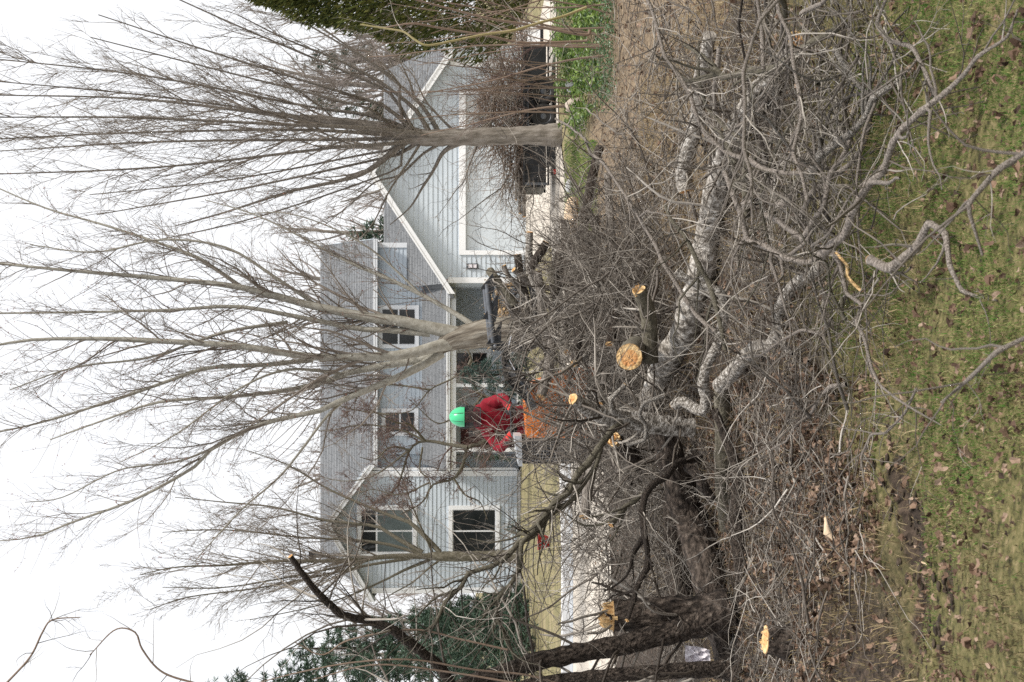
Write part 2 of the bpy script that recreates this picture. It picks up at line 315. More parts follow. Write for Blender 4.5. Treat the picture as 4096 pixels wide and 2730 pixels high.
def spawn(P, R, cnt, t0, t1, ang, asd, ls, n, rr, up=0.05, wig=0.1, rmin=0.0, taper=0.85, absl=None, g=None, tb=1.0, bias=None):
    g = g or rng
    Mn, nn = P.shape[:2]; L = np.linalg.norm(np.diff(P, axis=1), axis=2).sum(1)
    idx = g.choice(Mn, cnt, p=L / L.sum()); t = t0 + (t1 - t0) * g.random(cnt) ** tb
    f = t * (nn - 1); i0 = np.minimum(f.astype(int), nn - 2); fr = (f - i0)[:, None]
    A = P[idx, i0]; B = P[idx, i0 + 1]; st = A * (1 - fr) + B * fr
    T = B - A; T /= np.linalg.norm(T, axis=1, keepdims=True) + 1e-9
    r0 = R[idx, i0] * (1 - fr[:, 0]) + R[idx, i0 + 1] * fr[:, 0]
    pr = np.cross(T, g.normal(size=(cnt, 3)))
    if bias is not None: pr = pr / (np.linalg.norm(pr, axis=1, keepdims=True) + 1e-9) + np.array(bias)
    pr /= np.linalg.norm(pr, axis=1, keepdims=True) + 1e-9
    a = np.radians(g.normal(ang, asd, cnt))[:, None]
    d = np.cos(a) * T + np.sin(a) * pr
    base = L[idx] * (1 - 0.55 * t) if absl is None else np.full(cnt, absl)
    ln = base * g.uniform(ls[0], ls[1], cnt)
    C = grow(st, d, ln, n, up, wig, g)
    rc = np.maximum(r0 * rr * g.uniform(0.7, 1.1, cnt), rmin)
    RR = rc[:, None] * (1 - taper * np.linspace(0, 1, n))[None, :]
    return C, RR
def rough_tube(mb, P, R, k=12, amp=0.08, fs=9.0, mi=0, sd=0.0, lump=0.0, ridge=0.0):
    """one thick stem with a transported frame and an uneven skin"""
    nn = len(P); T = np.gradient(P, axis=0); T /= np.linalg.norm(T, axis=1, keepdims=True) + 1e-9
    u = np.cross(T[0], [0.3, 0.5, 0.81]); u /= np.linalg.norm(u); v = np.zeros((nn, k, 3)); L = 0.0; vv = []
    for i in range(nn):
        u = u - T[i] * (u @ T[i]); u /= np.linalg.norm(u) + 1e-9; w_ = np.cross(T[i], u)
        if i: L += np.linalg.norm(P[i] - P[i - 1])
        vv.append(L)
        for j in range(k):
            a = 2 * PI * j / k; dr = np.cos(a) * u + np.sin(a) * w_; q = P[i] + dr * R[i]
            f = 1 + amp * mnoise.noise(Vector(q * fs / max(R[i] * 10, 0.25)) + Vector((sd, 0, 0))) * 2 + amp * 0.8 * mnoise.noise(Vector(q * 31.0)) + lump * mnoise.noise(Vector(q * 3.1))
            if ridge: f += ridge * (0.5 - abs(mnoise.noise(Vector((math.cos(a) * 4.2, math.sin(a) * 4.2, L / max(R[i], 0.02) * 0.55 + sd)))) * 2.2)
            v[i, j] = P[i] + dr * R[i] * f
    ii = np.arange(nn - 1)[:, None] * k; a_ = np.arange(k)[None]; b_ = (np.arange(k)[None] + 1) % k
    q = np.stack([ii + a_, ii + b_, ii + k + b_, ii + k + a_], -1)
    vv = np.array(vv) / (2 * PI * R.mean() + 1e-6); u0 = np.broadcast_to((np.arange(k) / k)[None], (nn - 1, k)); u1 = u0 + 1.0 / k
    v0 = np.broadcast_to(vv[:-1, None], u0.shape); v1 = np.broadcast_to(vv[1:, None], u0.shape)
    uv = np.stack([np.stack([u0, v0], -1), np.stack([u1, v0], -1), np.stack([u1, v1], -1), np.stack([u0, v1], -1)], -2)
    mb.add(v, q, uv=uv, mi=mi)
    return v[0], v[-1], T


# ================================================================== GROUND, ROAD, KERB
RUTS = ((-0.60, 6.42, 0.10, 0.10, -0.06), (-0.72, 6.28, 0.14, 0.11, -0.10), (-0.92, 6.22, 0.13, 0.09, -0.09), (-0.78, 6.02, 0.12, 0.07, -0.07), (-1.04, 5.97, 0.10, 0.08, -0.08), (-1.22, 6.12, 0.12, 0.08, -0.07), (-0.98, 5.62, 0.13, 0.06, -0.06), (-1.28, 5.72, 0.10, 0.07, -0.06), (-1.5, 6.4, 0.15, 0.1, -0.05))
def bare(x, y): return np.clip(sum(np.exp(-((x - a) / (c * 1.1)) ** 2 - ((y - b) / (d * 1.5)) ** 2) for a, b, c, d, _ in RUTS), 0, 1)
def gz(x, y):
    x = np.asarray(x, float); y = np.asarray(y, float)
    fade = 1.0 / (1.0 + np.exp((y - 15.0) / 1.2))
    h = 0.022 * np.sin(1.9 * x + 0.7 * y) + 0.018 * np.sin(-1.3 * x + 2.3 * y + 1.0) + 0.012 * np.sin(4.1 * x + 3.3 * y + 2.0) + 0.008 * np.sin(7.7 * x - 6.1 * y) + 0.006 * np.sin(13 * x + 9 * y)
    for (cx, cy, rx, ry, dz) in RUTS + ((-0.55, 6.62, 0.25, 0.10, 0.035), (-0.9, 6.45, 0.2, 0.1, 0.03)):
        h = h + dz * np.exp(-((x - cx) / rx) ** 2 - ((y - cy) / ry) ** 2)
    return h * fade - 0.02 * (1 - fade)
def axis(lo, a, b, hi, s, gr=1.35):
    c = list(np.arange(a, b + 1e-6, s)); d = s; x = b
    while x < hi: d *= gr; x += d; c.append(min(x, hi))
    d = s; x = a
    while x > lo: d *= gr; x -= d; c.insert(0, max(x, lo))
    return np.array(c)
ax = axis(-500, -3.2, 3.2, 500, 0.07); ay = axis(-60, 4.3, 13.5, 900, 0.07)
GX, GY = np.meshgrid(ax, ay, indexing='ij'); GZ = gz(GX, GY)
nx, ny = len(ax), len(ay)
ii, jj = np.meshgrid(np.arange(nx - 1), np.arange(ny - 1), indexing='ij'); b_ = ii * ny + jj
g_ = MB().add(np.stack([GX, GY, GZ], -1), np.stack([b_, b_ + ny, b_ + ny + 1, b_ + 1], -1)).build('ground', 'ground'); tag(g_, kind='structure')
sa_ = g_.data.attributes.new('soil', 'FLOAT', 'POINT'); sa_.data.foreach_set('value', (bare(GX, GY) * (1 / (1 + np.exp((GY - 8) * 4)))).astype(np.float32).reshape(-1))

def sheet(name, near, farr, z, matname, n=60):
    a, _ = catmull([(x, y, z) for x, y in near], np.ones(len(near)), m=n); b, _ = catmull([(x, y, z) for x, y in farr], np.ones(len(farr)), m=n)
    v = np.concatenate([a, b]); i = np.arange(n - 1)
    return tag(MB().add(v, np.stack([i, i + 1, n + i + 1, n + i], -1)).build(name, matname), kind='structure')
near_e = [(-40, 12.5), (-14, 16.5), (-4.2, 19.0), (0, 21.8), (2.4, 27.0), (4.2, 30.3), (9, 32.5), (40, 36)]
far_e = [(-40, 28.0), (-14, 27.9), (-4.2, 27.6), (-1.6, 28.6), (0.8, 32.5), (5.2, 36.5), (12, 38), (40, 42)]
sheet('road', near_e, far_e, 0.004, 'concrete')
# driveway slabs with joints
for k_ in range(4):
    y0, y1 = 34.5 + k_ * 4.0 + 0.012, 34.5 + (k_ + 1) * 4.0 - 0.012
    if k_ == 3: y1 = 50.42
    s_ = MB().add([(2.3, y0, 0.012), (9.0, y0, 0.012), (9.0, y1, 0.012), (2.3, y1, 0.012)], [(0, 1, 2, 3)]).build('driveway', 'concrete'); tag(s_, kind='structure')
# far kerb: a pan and an upstand in pieces along the far edge of the road
fe, _ = catmull([(x, y, 0) for x, y in far_e[:4]], np.ones(4), m=60)
kp = tag(empty('kerb', (0, 27.7, 0)), kind='structure')
def strip(a, b, o0, o1, z0, z1):
    d = (b - a)[:2]; d = d / np.linalg.norm(d); nrm = np.array([-d[1], d[0]])
    p = lambda q, o, z: (q[0] + nrm[0] * o, q[1] + nrm[1] * o, z)
    v = [p(a, o0, z0), p(b, o0, z0), p(b, o1, z0), p(a, o1, z0), p(a, o0, z1), p(b, o0, z1), p(b, o1, z1), p(a, o1, z1)]
    return v, [(3,2,1,0),(4,5,6,7),(0,1,5,4),(1,2,6,5),(2,3,7,6),(3,0,4,7)]
sA = np.concatenate([[0], np.cumsum(np.linalg.norm(np.diff(fe, axis=0), axis=1))])
x_ = 0.0
while x_ < sA[-1] - 0.5:
    a = np.array([np.interp(x_ + 0.01, sA, fe[:, i]) for i in range(3)]); b = np.array([np.interp(x_ + 2.99, sA, fe[:, i]) for i in range(3)])
    if np.linalg.norm(b - a) > 1:
        v, q = strip(a, b, -0.9, 0.0, 0.0, 0.012); MB().add(v, q).build('gutter_pan', 'gutter_pan', kp, smooth=False)
        v, q = strip(a, b, 0.002, 0.45, 0.0, 0.15); MB().add(v, q).build('kerb_stone', 'stone_kerb', kp, smooth=False)
    x_ += 3.0

# ================================================================== HOUSE
house = empty('house', (0, 56, 0), 'pale blue-grey two-storey house with attached gabled garage and white trim', 'house')
YG, YM, YW, YP = 50.3, 58.0, 57.0, 55.2
def XZ(px, py, Y): q = at(px, py, Y); return q[0], q[2]
def part(name, mb, mt, parent=house, smooth=False): return mb.build(name, mt, parent, smooth)
def boards(parent, Y, z0, z1, lim, exp=0.17, holes=(), depth=0.15):
    z = z0
    while z < z1 - 0.02:
        zt = min(z + exp, z1)
        spans = [(lim(z), lim(zt))]
        segs = []
        (a0, b0), (a1, b1) = spans[0]
        if b0 - a0 > 0.05:
            hs = sorted([h for h in holes if h[2] < zt - 0.02 and h[3] > z + 0.02])
            xs = [a0]; 
            cur = (a0, a1)
            for h in hs: segs.append((cur[0], h[0], cur[1], h[0])); cur = (h[1], h[1])
            segs.append((cur[0], b0, cur[1], b1))
            for (xa, xb, xc, xd) in segs:
                if xb - xa < 0.03: continue
                xd = max(xd, xc + 0.001)
                v = [(xa, Y - 0.026, z), (xb, Y - 0.026, z), (xb, Y + depth, z), (xa, Y + depth, z), (xc, Y, zt + 0.01), (xd, Y, zt + 0.01), (xd, Y + depth, zt + 0.01), (xc, Y + depth, zt + 0.01)]
                part('siding_board', MB().add(v, [(3,2,1,0),(4,5,6,7),(0,1,5,4),(1,2,6,5),(2,3,7,6),(3,0,4,7)]), 'siding', parent)
        z += exp
def bx(parent, name, x0, x1, y0, y1, z0, z1, mt): return part(name, MB().box(((x0 + x1) / 2, (y0 + y1) / 2, (z0 + z1) / 2), (x1 - x0, y1 - y0, z1 - z0)), mt, parent)
def window(px0, px1, py0, py1, Y, rows, cols, mats_, tr=0.14):
    """a window proud of the boards; px = top/bottom rows, py = left/right columns of the photograph"""
    xa, zt = XZ(px0, py1, Y); xb, zb = XZ(px1, py0, Y)
    wn = part('window', MB().box(((xa + xb) / 2, Y - 0.035, (zt + zb) / 2), (xb - xa, 0.03, zt - zb)), 'trim')
    for (a, b, c, d) in ((xa - tr, xb + tr, zt, zt + tr), (xa - tr, xb + tr, zb - tr, zb), (xa - tr, xa, zb, zt), (xb, xb + tr, zb, zt)):
        bx(wn, 'frame', a, b, Y - 0.09, Y - 0.005, c, d, 'trim')
    zz = [zt] + [zt - f * (zt - zb) for f in rows] + [zb]; xx = [xa + i * (xb - xa) / cols for i in range(cols + 1)]
    for i in range(len(zz) - 1):
        for j in range(cols):
            bx(wn, 'pane', xx[j] + 0.035, xx[j + 1] - 0.035, Y - 0.062, Y - 0.053, zz[i + 1] + 0.035, zz[i] - 0.035, mats_[i])
    return wn
def slope_courses(parent, x0, x1, y0, z0, y1, z1, exp=0.15, xr=None):
    """overlapping shingle courses from eave (y0, z0) up to ridge (y1, z1); xr gives the ends higher up"""
    L = math.hypot(y1 - y0, z1 - z0); k = int(L / exp); dy, dz = (y1 - y0) / k, (z1 - z0) / k; ny_, nz2 = -dz / exp, dy / exp
    for i in range(k):
        t = i / k; f0 = x0 + ((xr[0] - x0) * t if xr else 0); f1 = x1 + ((xr[1] - x1) * t if xr else 0)
        a = (y0 + dy * i, z0 + dz * i); b = (y0 + dy * (i + 1.25), z0 + dz * (i + 1.25)); o1, o2 = 0.022, 0.004
        v = [(f0, a[0], a[1]), (f1, a[0], a[1]), (f1, b[0], b[1]), (f0, b[0], b[1]),
             (f0, a[0] + ny_ * o1, a[1] + nz2 * o1), (f1, a[0] + ny_ * o1, a[1] + nz2 * o1), (f1, b[0] + ny_ * o2, b[1] + nz2 * o2), (f0, b[0] + ny_ * o2, b[1] + nz2 * o2)]
        part('shingle_course', MB().add(v, [(3,2,1,0),(4,5,6,7),(0,1,5,4),(1,2,6,5),(2,3,7,6),(3,0,4,7)]), 'shingle', parent)
def gable(px_peak, py_peak, px_e, py_l, py_r, Yf, depth, wl, wr, fasc=0.2):
    """a front gable roof: two slabs with white rake boards; returns the underside height at x"""
    xp, zp = XZ(px_peak, py_peak, Yf); xl, ze = XZ(px_e, py_l, Yf); xr, _ = XZ(px_e, py_r, Yf)
    rf = None
    for xe in (xl, xr):
        nz2 = 0.14
        o = part('roof', MB().prism([(xp, zp), (xe, ze), (xe, ze - nz2), (xp, zp - nz2)][::1 if xe < xp else -1], Yf + 0.04, Yf + depth), 'asphalt_roof_plain')
        rf = rf or o
        fz = fasc / math.cos(math.atan2(zp - ze, abs(xp - xe)))
        part('rake_board', MB().prism([(xp, zp + 0.02), (xe, ze + 0.02), (xe, ze + 0.02 - fz), (xp, zp + 0.02 - fz)][::1 if xe < xp else -1], Yf - 0.012, Yf + 0.032), 'trim', o)
        part('rake_strip', MB().prism([(xp, zp + 0.025), (xe, ze + 0.025), (xe, ze - 0.04), (xp, zp - 0.04)][::1 if xe < xp else -1], Yf - 0.035, Yf - 0.013), 'trim', o)
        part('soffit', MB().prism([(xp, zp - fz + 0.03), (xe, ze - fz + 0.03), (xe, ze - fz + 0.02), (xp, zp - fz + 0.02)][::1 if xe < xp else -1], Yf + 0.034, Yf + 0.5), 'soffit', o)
    s = (zp - ze) / (xp - xl)
    return xp, zp - fz + 0.02, s

# garage
xp, zu, sg = gable(1474, 690, 1795, 1176, 205, YG - 0.45, 9.0, 0, 0)
gxl, gxr = XZ(2100, 1130, YG)[0], XZ(2100, 250, YG)[0]
dxl, dxr, dzt = XZ(2100, 1003, YG)[0], XZ(2100, 378, YG)[0], 2.14
ztop = lambda x: zu - abs(x - xp) * sg
gw = part('wall', MB().prism([(gxl + 0.02, 0.0), (gxr - 0.02, 0.0), (gxr - 0.02, ztop(gxr)), (xp, zu - 0.01), (gxl + 0.02, ztop(gxl))], YG + 0.16, YG + 0.3), 'siding')
gl = lambda z: (max(gxl, xp - (zu - z) / sg), min(gxr, xp + (zu - z) / sg))
boards(gw, YG, 0.08, zu - 0.06, gl, holes=[(dxl, dxr, 0, dzt)])
bx(house, 'side_wall', gxl + 0.01, gxl + 0.14, YG + 0.31, YM, 0, ztop(gxl), 'siding'); bx(house, 'side_wall', gxr - 0.14, gxr - 0.01, YG + 0.31, YM, 0, ztop(gxr), 'siding')
for (a, b) in ((gxl - 0.03, gxl + 0.17), (gxr - 0.17, gxr + 0.03)): bx(house, 'corner_board', a, b, YG - 0.06, YG - 0.037, 0.05, min(ztop(a), ztop(b)), 'trim')
for (a, b, c, d) in ((dxl - 0.16, dxl, 0.0, dzt + 0.24), (dxr, dxr + 0.16, 0.0, dzt + 0.24), (dxl, dxr, dzt, dzt + 0.24)): bx(house, 'door_trim', a, b, YG - 0.065, YG + 0.02, c, d, 'trim')
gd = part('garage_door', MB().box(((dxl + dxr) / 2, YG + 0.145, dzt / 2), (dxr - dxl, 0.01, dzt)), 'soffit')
for i in range(4): bx(gd, 'door_panel', dxl + 0.01, dxr - 0.01, YG + 0.095, YG + 0.138, i * dzt / 4 + 0.004, (i + 1) * dzt / 4 - 0.004, 'door_grey')
lx, lz = XZ(1889, 1066, YG)
lp = part('wall_lamp', MB().box((lx, YG - 0.05, lz), (0.19, 0.05, 0.40)), 'grey_steel')
bx(lp, 'lamp_glass', lx - 0.06, lx + 0.06, YG - 0.10, YG - 0.075, lz - 0.15, lz + 0.13, 'paper'); bx(lp, 'lamp_cage', lx - 0.07, lx + 0.07, YG - 0.115, YG - 0.101, lz - 0.02, lz, 'black_steel')
# wing behind the garage
cw = part('wing_wall', MB().box((7.3, 58.3, 1.45), (8.4, 6.0, 2.9)), 'siding')
rw = part('wing_roof', MB().add([(2.2, 54.6, 2.95), (11.4, 54.6, 2.95), (11.4, 60.2, 5.62), (2.2, 60.2, 5.62), (2.2, 65.6, 2.95), (11.4, 65.6, 2.95)], [(0, 1, 2, 3), (3, 2, 5, 4)]), 'asphalt_roof_plain')
slope_courses(rw, 2.2, 11.4, 54.6, 2.96, 60.2, 5.63, 0.16)
bx(house, 'fascia', 2.2, 11.4, 54.57, 54.6, 2.78, 2.99, 'trim')
# main block
mxl, mxr = -10.2, 3.95
z_eave = XZ(1497, 1365, YM - 0.5)[1]; z_ridge = XZ(1284, 1365, 61.6)[1]
mw = part('wall', MB().box(((mxl + mxr) / 2, YM + 4.2, z_eave / 2 - 0.02), (mxr - mxl, 8.0, z_eave - 0.06)), 'siding')
boards(mw, YM, 0.15, z_eave - 0.08, lambda z: (-4.6, mxr), depth=0.16)
mr = part('roof', MB().add([(-10.35, YM - 0.5, z_eave), (4.1, YM - 0.5, z_eave), (4.1, 61.6, z_ridge), (-9.35, 61.6, z_ridge), (-10.35, 66.5, z_eave - 0.4), (4.1, 66.5, z_eave - 0.4)], [(0, 1, 2, 3), (3, 2, 5, 4)], [(0, 3, 4)]), 'asphalt_roof_plain')
slope_courses(mr, -10.35, 4.1, YM - 0.5, z_eave + 0.01, 61.6, z_ridge + 0.01, 0.15, (-9.35, 4.1))
part('rake_board', MB().add([(4.102, YM - 0.5, z_eave - 0.2), (4.13, YM - 0.5, z_eave - 0.2), (4.13, 61.6, z_ridge - 0.18), (4.102, 61.6, z_ridge - 0.18), (4.102, YM - 0.5, z_eave + 0.05), (4.13, YM - 0.5, z_eave + 0.05), (4.13, 61.6, z_ridge + 0.06), (4.102, 61.6, z_ridge + 0.06)], [(3,2,1,0),(4,5,6,7),(0,1,5,4),(1,2,6,5),(2,3,7,6),(3,0,4,7)]), 'soffit', mr)
bx(mr, 'gutter', -5.2, 4.1, YM - 0.62, YM - 0.505, z_eave - 0.13, z_eave + 0.0, 'trim'); bx(mr, 'gutter_lip', -5.2, 4.1, YM - 0.64, YM - 0.622, z_eave - 0.03, z_eave + 0.02, 'trim')
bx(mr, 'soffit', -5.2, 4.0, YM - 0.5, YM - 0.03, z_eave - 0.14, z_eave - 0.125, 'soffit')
bx(house, 'corner_board', mxr - 0.15, mxr + 0.05, YM - 0.06, YM - 0.037, 3.9, z_eave - 0.14, 'trim')
window(1527, 1662, 1236, 1380, YM, (0.5,), 1, ('glass', 'glass'))
window(1540, 1660, 1648, 1730, YM, (0.5,), 1, ('glass', 'glass'))
# porch
pz1, pz0 = XZ(1690, 1365, YM)[1], XZ(1790, 1365, YP)[1]
pr = part('porch_roof', MB().add([(-5.0, YP, pz0), (2.3, YP, pz0), (2.3, YM, pz1), (-5.0, YM, pz1), (-5.0, YP, pz0 - 0.12), (2.3, YP, pz0 - 0.12), (2.3, YM, pz0 - 0.12), (-5.0, YM, pz0 - 0.12)], [(0, 1, 2, 3), (7, 6, 5, 4), (0, 4, 5, 1), (0, 3, 7, 4), (1, 5, 6, 2)]), 'asphalt_roof_plain')
slope_courses(pr, -5.0, 2.05, YP, pz0 + 0.01, YM - 0.04, pz1 + 0.01, 0.16)
bx(pr, 'gutter', -5.05, 2.0, YP - 0.15, YP - 0.01, pz0 - 0.10, pz0 + 0.03, 'trim'); bx(pr, 'gutter_lip', -5.05, 2.0, YP - 0.175, YP - 0.152, pz0 - 0.01, pz0 + 0.05, 'trim')
bx(pr, 'beam', -5.0, 2.0, YP + 0.0, YP + 0.18, pz0 - 0.33, pz0 - 0.125, 'trim')
bx(house, 'porch_floor', -4.6, 2.0, YP - 0.1, YM - 0.03, 0.0, 0.16, 'stone_kerb')
for py in (1541, 1800):
    x, _ = XZ(1900, py, YP + 0.1); bx(house, 'porch_post', x - 0.075, x + 0.075, YP + 0.02, YP + 0.16, 0.16, pz0 - 0.335, 'trim')
dx0, dx1 = XZ(1900, 1778, YM)[0], XZ(1900, 1640, YM)[0]
fd = bx(house, 'front_door', dx0, dx1, YM - 0.07, YM - 0.03, 0.17, 2.25, 'maroon')
for (a, b, c, d) in ((dx0 - 0.12, dx0, 0.17, 2.37), (dx1, dx1 + 0.12, 0.17, 2.37), (dx0, dx1, 2.25, 2.37)): bx(fd, 'door_frame', a, b, YM - 0.08, YM - 0.025, c, d, 'maroon')
bx(fd, 'door_light', dx0 + 0.3, dx1 - 0.3, YM - 0.08, YM - 0.072, 1.2, 2.05, 'glass')
hk = part('door_handle', MB().box((dx1 - 0.12, YM - 0.09, 1.05), (0.04, 0.05, 0.16)), 'chrome', fd)
window(1825, 1950, 1410, 1515, YM, (0.5,), 1, ('glass', 'glass'))
# left wing with its own gable
wxp, wzu, ws = gable(1300, 2100, 1478, 2409, 1862, YW - 0.4, 6.0, 0, 0)
wxl, wxr = XZ(2070, 2368, YW)[0], XZ(2070, 1886, YW)[0]
wz = lambda x: wzu - abs(x - wxp) * ws
ww = part('wall', MB().prism([(wxl + 0.02, 0.0), (wxr - 0.02, 0.0), (wxr - 0.02, wz(wxr)), (wxp, wzu - 0.01), (wxl + 0.02, wz(wxl))], YW + 0.16, YM + 0.6), 'siding')
boards(ww, YW, 0.12, wzu - 0.08, lambda z: (max(wxl, wxp - (wzu - z) / ws), min(wxr, wxp + (wzu - z) / ws)))
for (a, b) in ((wxl - 0.03, wxl + 0.19), (wxr - 0.19, wxr + 0.03)): bx(house, 'corner_board', a, b, YW - 0.06, YW - 0.037, 0.1, min(wz(a), wz(b)) , 'trim')
bx(house, 'foundation', wxl + 0.03, wxr - 0.03, YW + 0.02, YW + 0.14, -0.1, 0.12, 'stone_kerb')
bx(house, 'downspout', wxr + 0.06, wxr + 0.15, YW - 0.03, YW + 0.06, 0.25, wz(wxr) - 0.1, 'trim')
sp_ = MB(); sp_.tubes([catmull([(wxr + 0.105, YW + 0.0, 0.3), (wxr + 0.1, YW - 0.05, 0.15), (wxr + 0.05, YW - 0.35, 0.08)], [0.05, 0.05, 0.05], m=8)[0]], [np.full(8, 0.05)], 6); part('downspout_elbow', sp_, 'trim')
w1 = window(1444, 1652, 2038, 2210, YW, (0.30,), 2, ('glass', 'glass_screen'), 0.16)
w2 = window(1810, 1983, 2038, 2210, YW, (), 2, ('glass',), 0.16)
vx, vz = XZ(1290, 2228, 61.6)
vp = MB(); vp.tubes([[(vx, 62.0, vz - 0.4), (vx, 62.0, vz + 0.35)]], [[0.12, 0.12]], 10); vs = part('flue', vp, 'gutter_pan')
bx(vs, 'flue_cap', vx - 0.2, vx + 0.2, 61.8, 62.2, vz + 0.351, vz + 0.62, 'black_steel')

# things standing by the house
ax_, _ = XZ(2050, 2418, 56.0)
ac = empty('air_conditioner', (ax_, 56.0, 0), 'grey box air conditioner beside the left corner of the house', 'air conditioner')
part('cabinet', MB().box((ax_, 56.0, 0.42), (0.75, 0.75, 0.7)), 'gutter_pan', ac); bx(ac, 'base_pad', ax_ - 0.48, ax_ + 0.48, 55.5, 56.5, -0.02, 0.065, 'stone_kerb')
for i in range(8): bx(ac, 'grille_slat', ax_ - 0.33, ax_ + 0.33, 55.60, 55.622, 0.14 + i * 0.075, 0.165 + i * 0.075, 'grey_steel')
fp = MB(); fp.tubes([[(ax_, 56, 0.771), (ax_, 56, 0.80)]], [[0.3, 0.3]], 16); part('fan_ring', fp, 'black_steel', ac)
rb = gnd(2197, 2168); bk = empty('bucket', rb, 'red plastic bucket standing on the dry lawn before the house', 'bucket')
th_ = np.arange(18) * 2 * PI / 18
prof = [(0.0, 0.0), (0.145, 0.0), (0.165, 0.10), (0.185, 0.24), (0.205, 0.25), (0.205, 0.28), (0.175, 0.28), (0.14, 0.02)]
v = np.array([[(rb[0] + r * math.cos(a), rb[1] + r * math.sin(a), z + 0.005) for a in th_] for r, z in prof]); kq = 18
i0, j0 = np.meshgrid(np.arange(len(prof) - 1), np.arange(kq), indexing='ij')
part('pail', MB().add(v, np.stack([i0 * kq + j0, i0 * kq + (j0 + 1) % kq, (i0 + 1) * kq + (j0 + 1) % kq, (i0 + 1) * kq + j0], -1)), 'red_plastic', bk, True)
hb = MB(); hb.tubes([catmull([(rb[0] - 0.2, rb[1], 0.26), (rb[0] - 0.17, rb[1] - 0.12, 0.16), (rb[0], rb[1] - 0.2, 0.10), (rb[0] + 0.17, rb[1] - 0.12, 0.16), (rb[0] + 0.2, rb[1], 0.26)], [0.006] * 5, m=14)[0]], [np.full(14, 0.006)], 5); part('bail_handle', hb, 'grey_steel', bk)

# ================================================================== TREES
def limbs_from(traces, Y, m=22, ydev=0.35):
    """traces: list of ([(px, py), ...], [diameter px at each end]); each limb wanders a little in depth"""
    Ps, Rs = [], []
    for k, (tr, (d0, d1)) in enumerate(traces):
        tr = list(tr); nn = len(tr); dv = rng.normal() * ydev
        pts = [at(px, py, Y + dv * (i / (nn - 1)) * (1 if i else 0) * 3) for i, (px, py) in enumerate(tr)]
        rr = [wpx(d0 + (d1 - d0) * (i / (nn - 1)) ** 0.8, Y) / 2 for i in range(nn)]
        P, R = catmull(pts, rr, m=m); Ps.append(P); Rs.append(R)
    return np.array(Ps), np.array(Rs)
def knots(mb, P, R, cnt, size=1.0):
    """small branch-collar rings down a smooth limb"""
    for _ in range(cnt):
        k = rng.integers(len(P)); i = rng.integers(1, P.shape[1] - 2); c = P[k, i]; r = R[k, i]
        T = P[k, i + 1] - P[k, i]; T /= np.linalg.norm(T); d = np.cross(T, rng.normal(size=3)); d /= np.linalg.norm(d)
        mb.tubes([[c + d * r * 0.6, c + d * r * 1.03, c + d * r * 1.12]], [[r * 0.5 * size, r * 0.34 * size, r * 0.02]], 6)
def bare_tree(name, base, label, cat_, trunk_tr, trunk_d, Y, traces, levels, bark, twig='twig_tree', group=None, buds=0, kn=0, root_flare=1.35, trunk_k=22, amp=0.05, ridge=0.04, tbark=None):
    t = empty(name, (base[0], base[1], 0), label, cat_, group)
    pts = [at(px, py, Y) for px, py in trunk_tr]; pts[0][2] = -0.1
    rr = [wpx(d, Y) / 2 for d in trunk_d]; rr[0] *= root_flare
    P, R = catmull(pts, rr, step=0.09); tm = MB(); rough_tube(tm, P, R, trunk_k, amp, 8, ridge=ridge); tm.build('trunk', tbark or bark, t)
    LP, LR = limbs_from(traces, Y)
    for k in range(len(LP)):
        lm = MB(); rough_tube(lm, LP[k], LR[k], 9, 0.05, 8)
        if kn: knots(lm, LP[k:k + 1], LR[k:k + 1], kn)
        lm.build('limb', bark, t)
    cr = MB(); cur = [(LP, LR)]; tips = []
    for (cnt, kw, k) in levels:
        srcP, srcR = cur[kw.pop('src', -1)]
        C, RR = spawn(srcP, srcR, cnt, **kw); cur.append((C, RR)); cr.tubes(C, RR, k); tips.append(C)
    cr.build('crown', twig, t)
    if buds:
        B = tips[-1]; idx = rng.integers(0, len(B), buds); j = rng.integers(1, B.shape[1], buds); p = B[idx, j] + rng.normal(size=(buds, 3)) * 0.012
        d = rng.normal(size=(buds, 3)); d /= np.linalg.norm(d, axis=1, keepdims=True); s = rng.uniform(0.006, 0.015, buds)[:, None]
        MB().tubes(np.stack([p - d * s, p, p + d * s], 1), np.stack([s[:, 0] * 0.15, s[:, 0] * 0.55, s[:, 0] * 0.1], 1), 3).build('buds', 'bud_red', t)['kind'] = 'stuff'
    return t

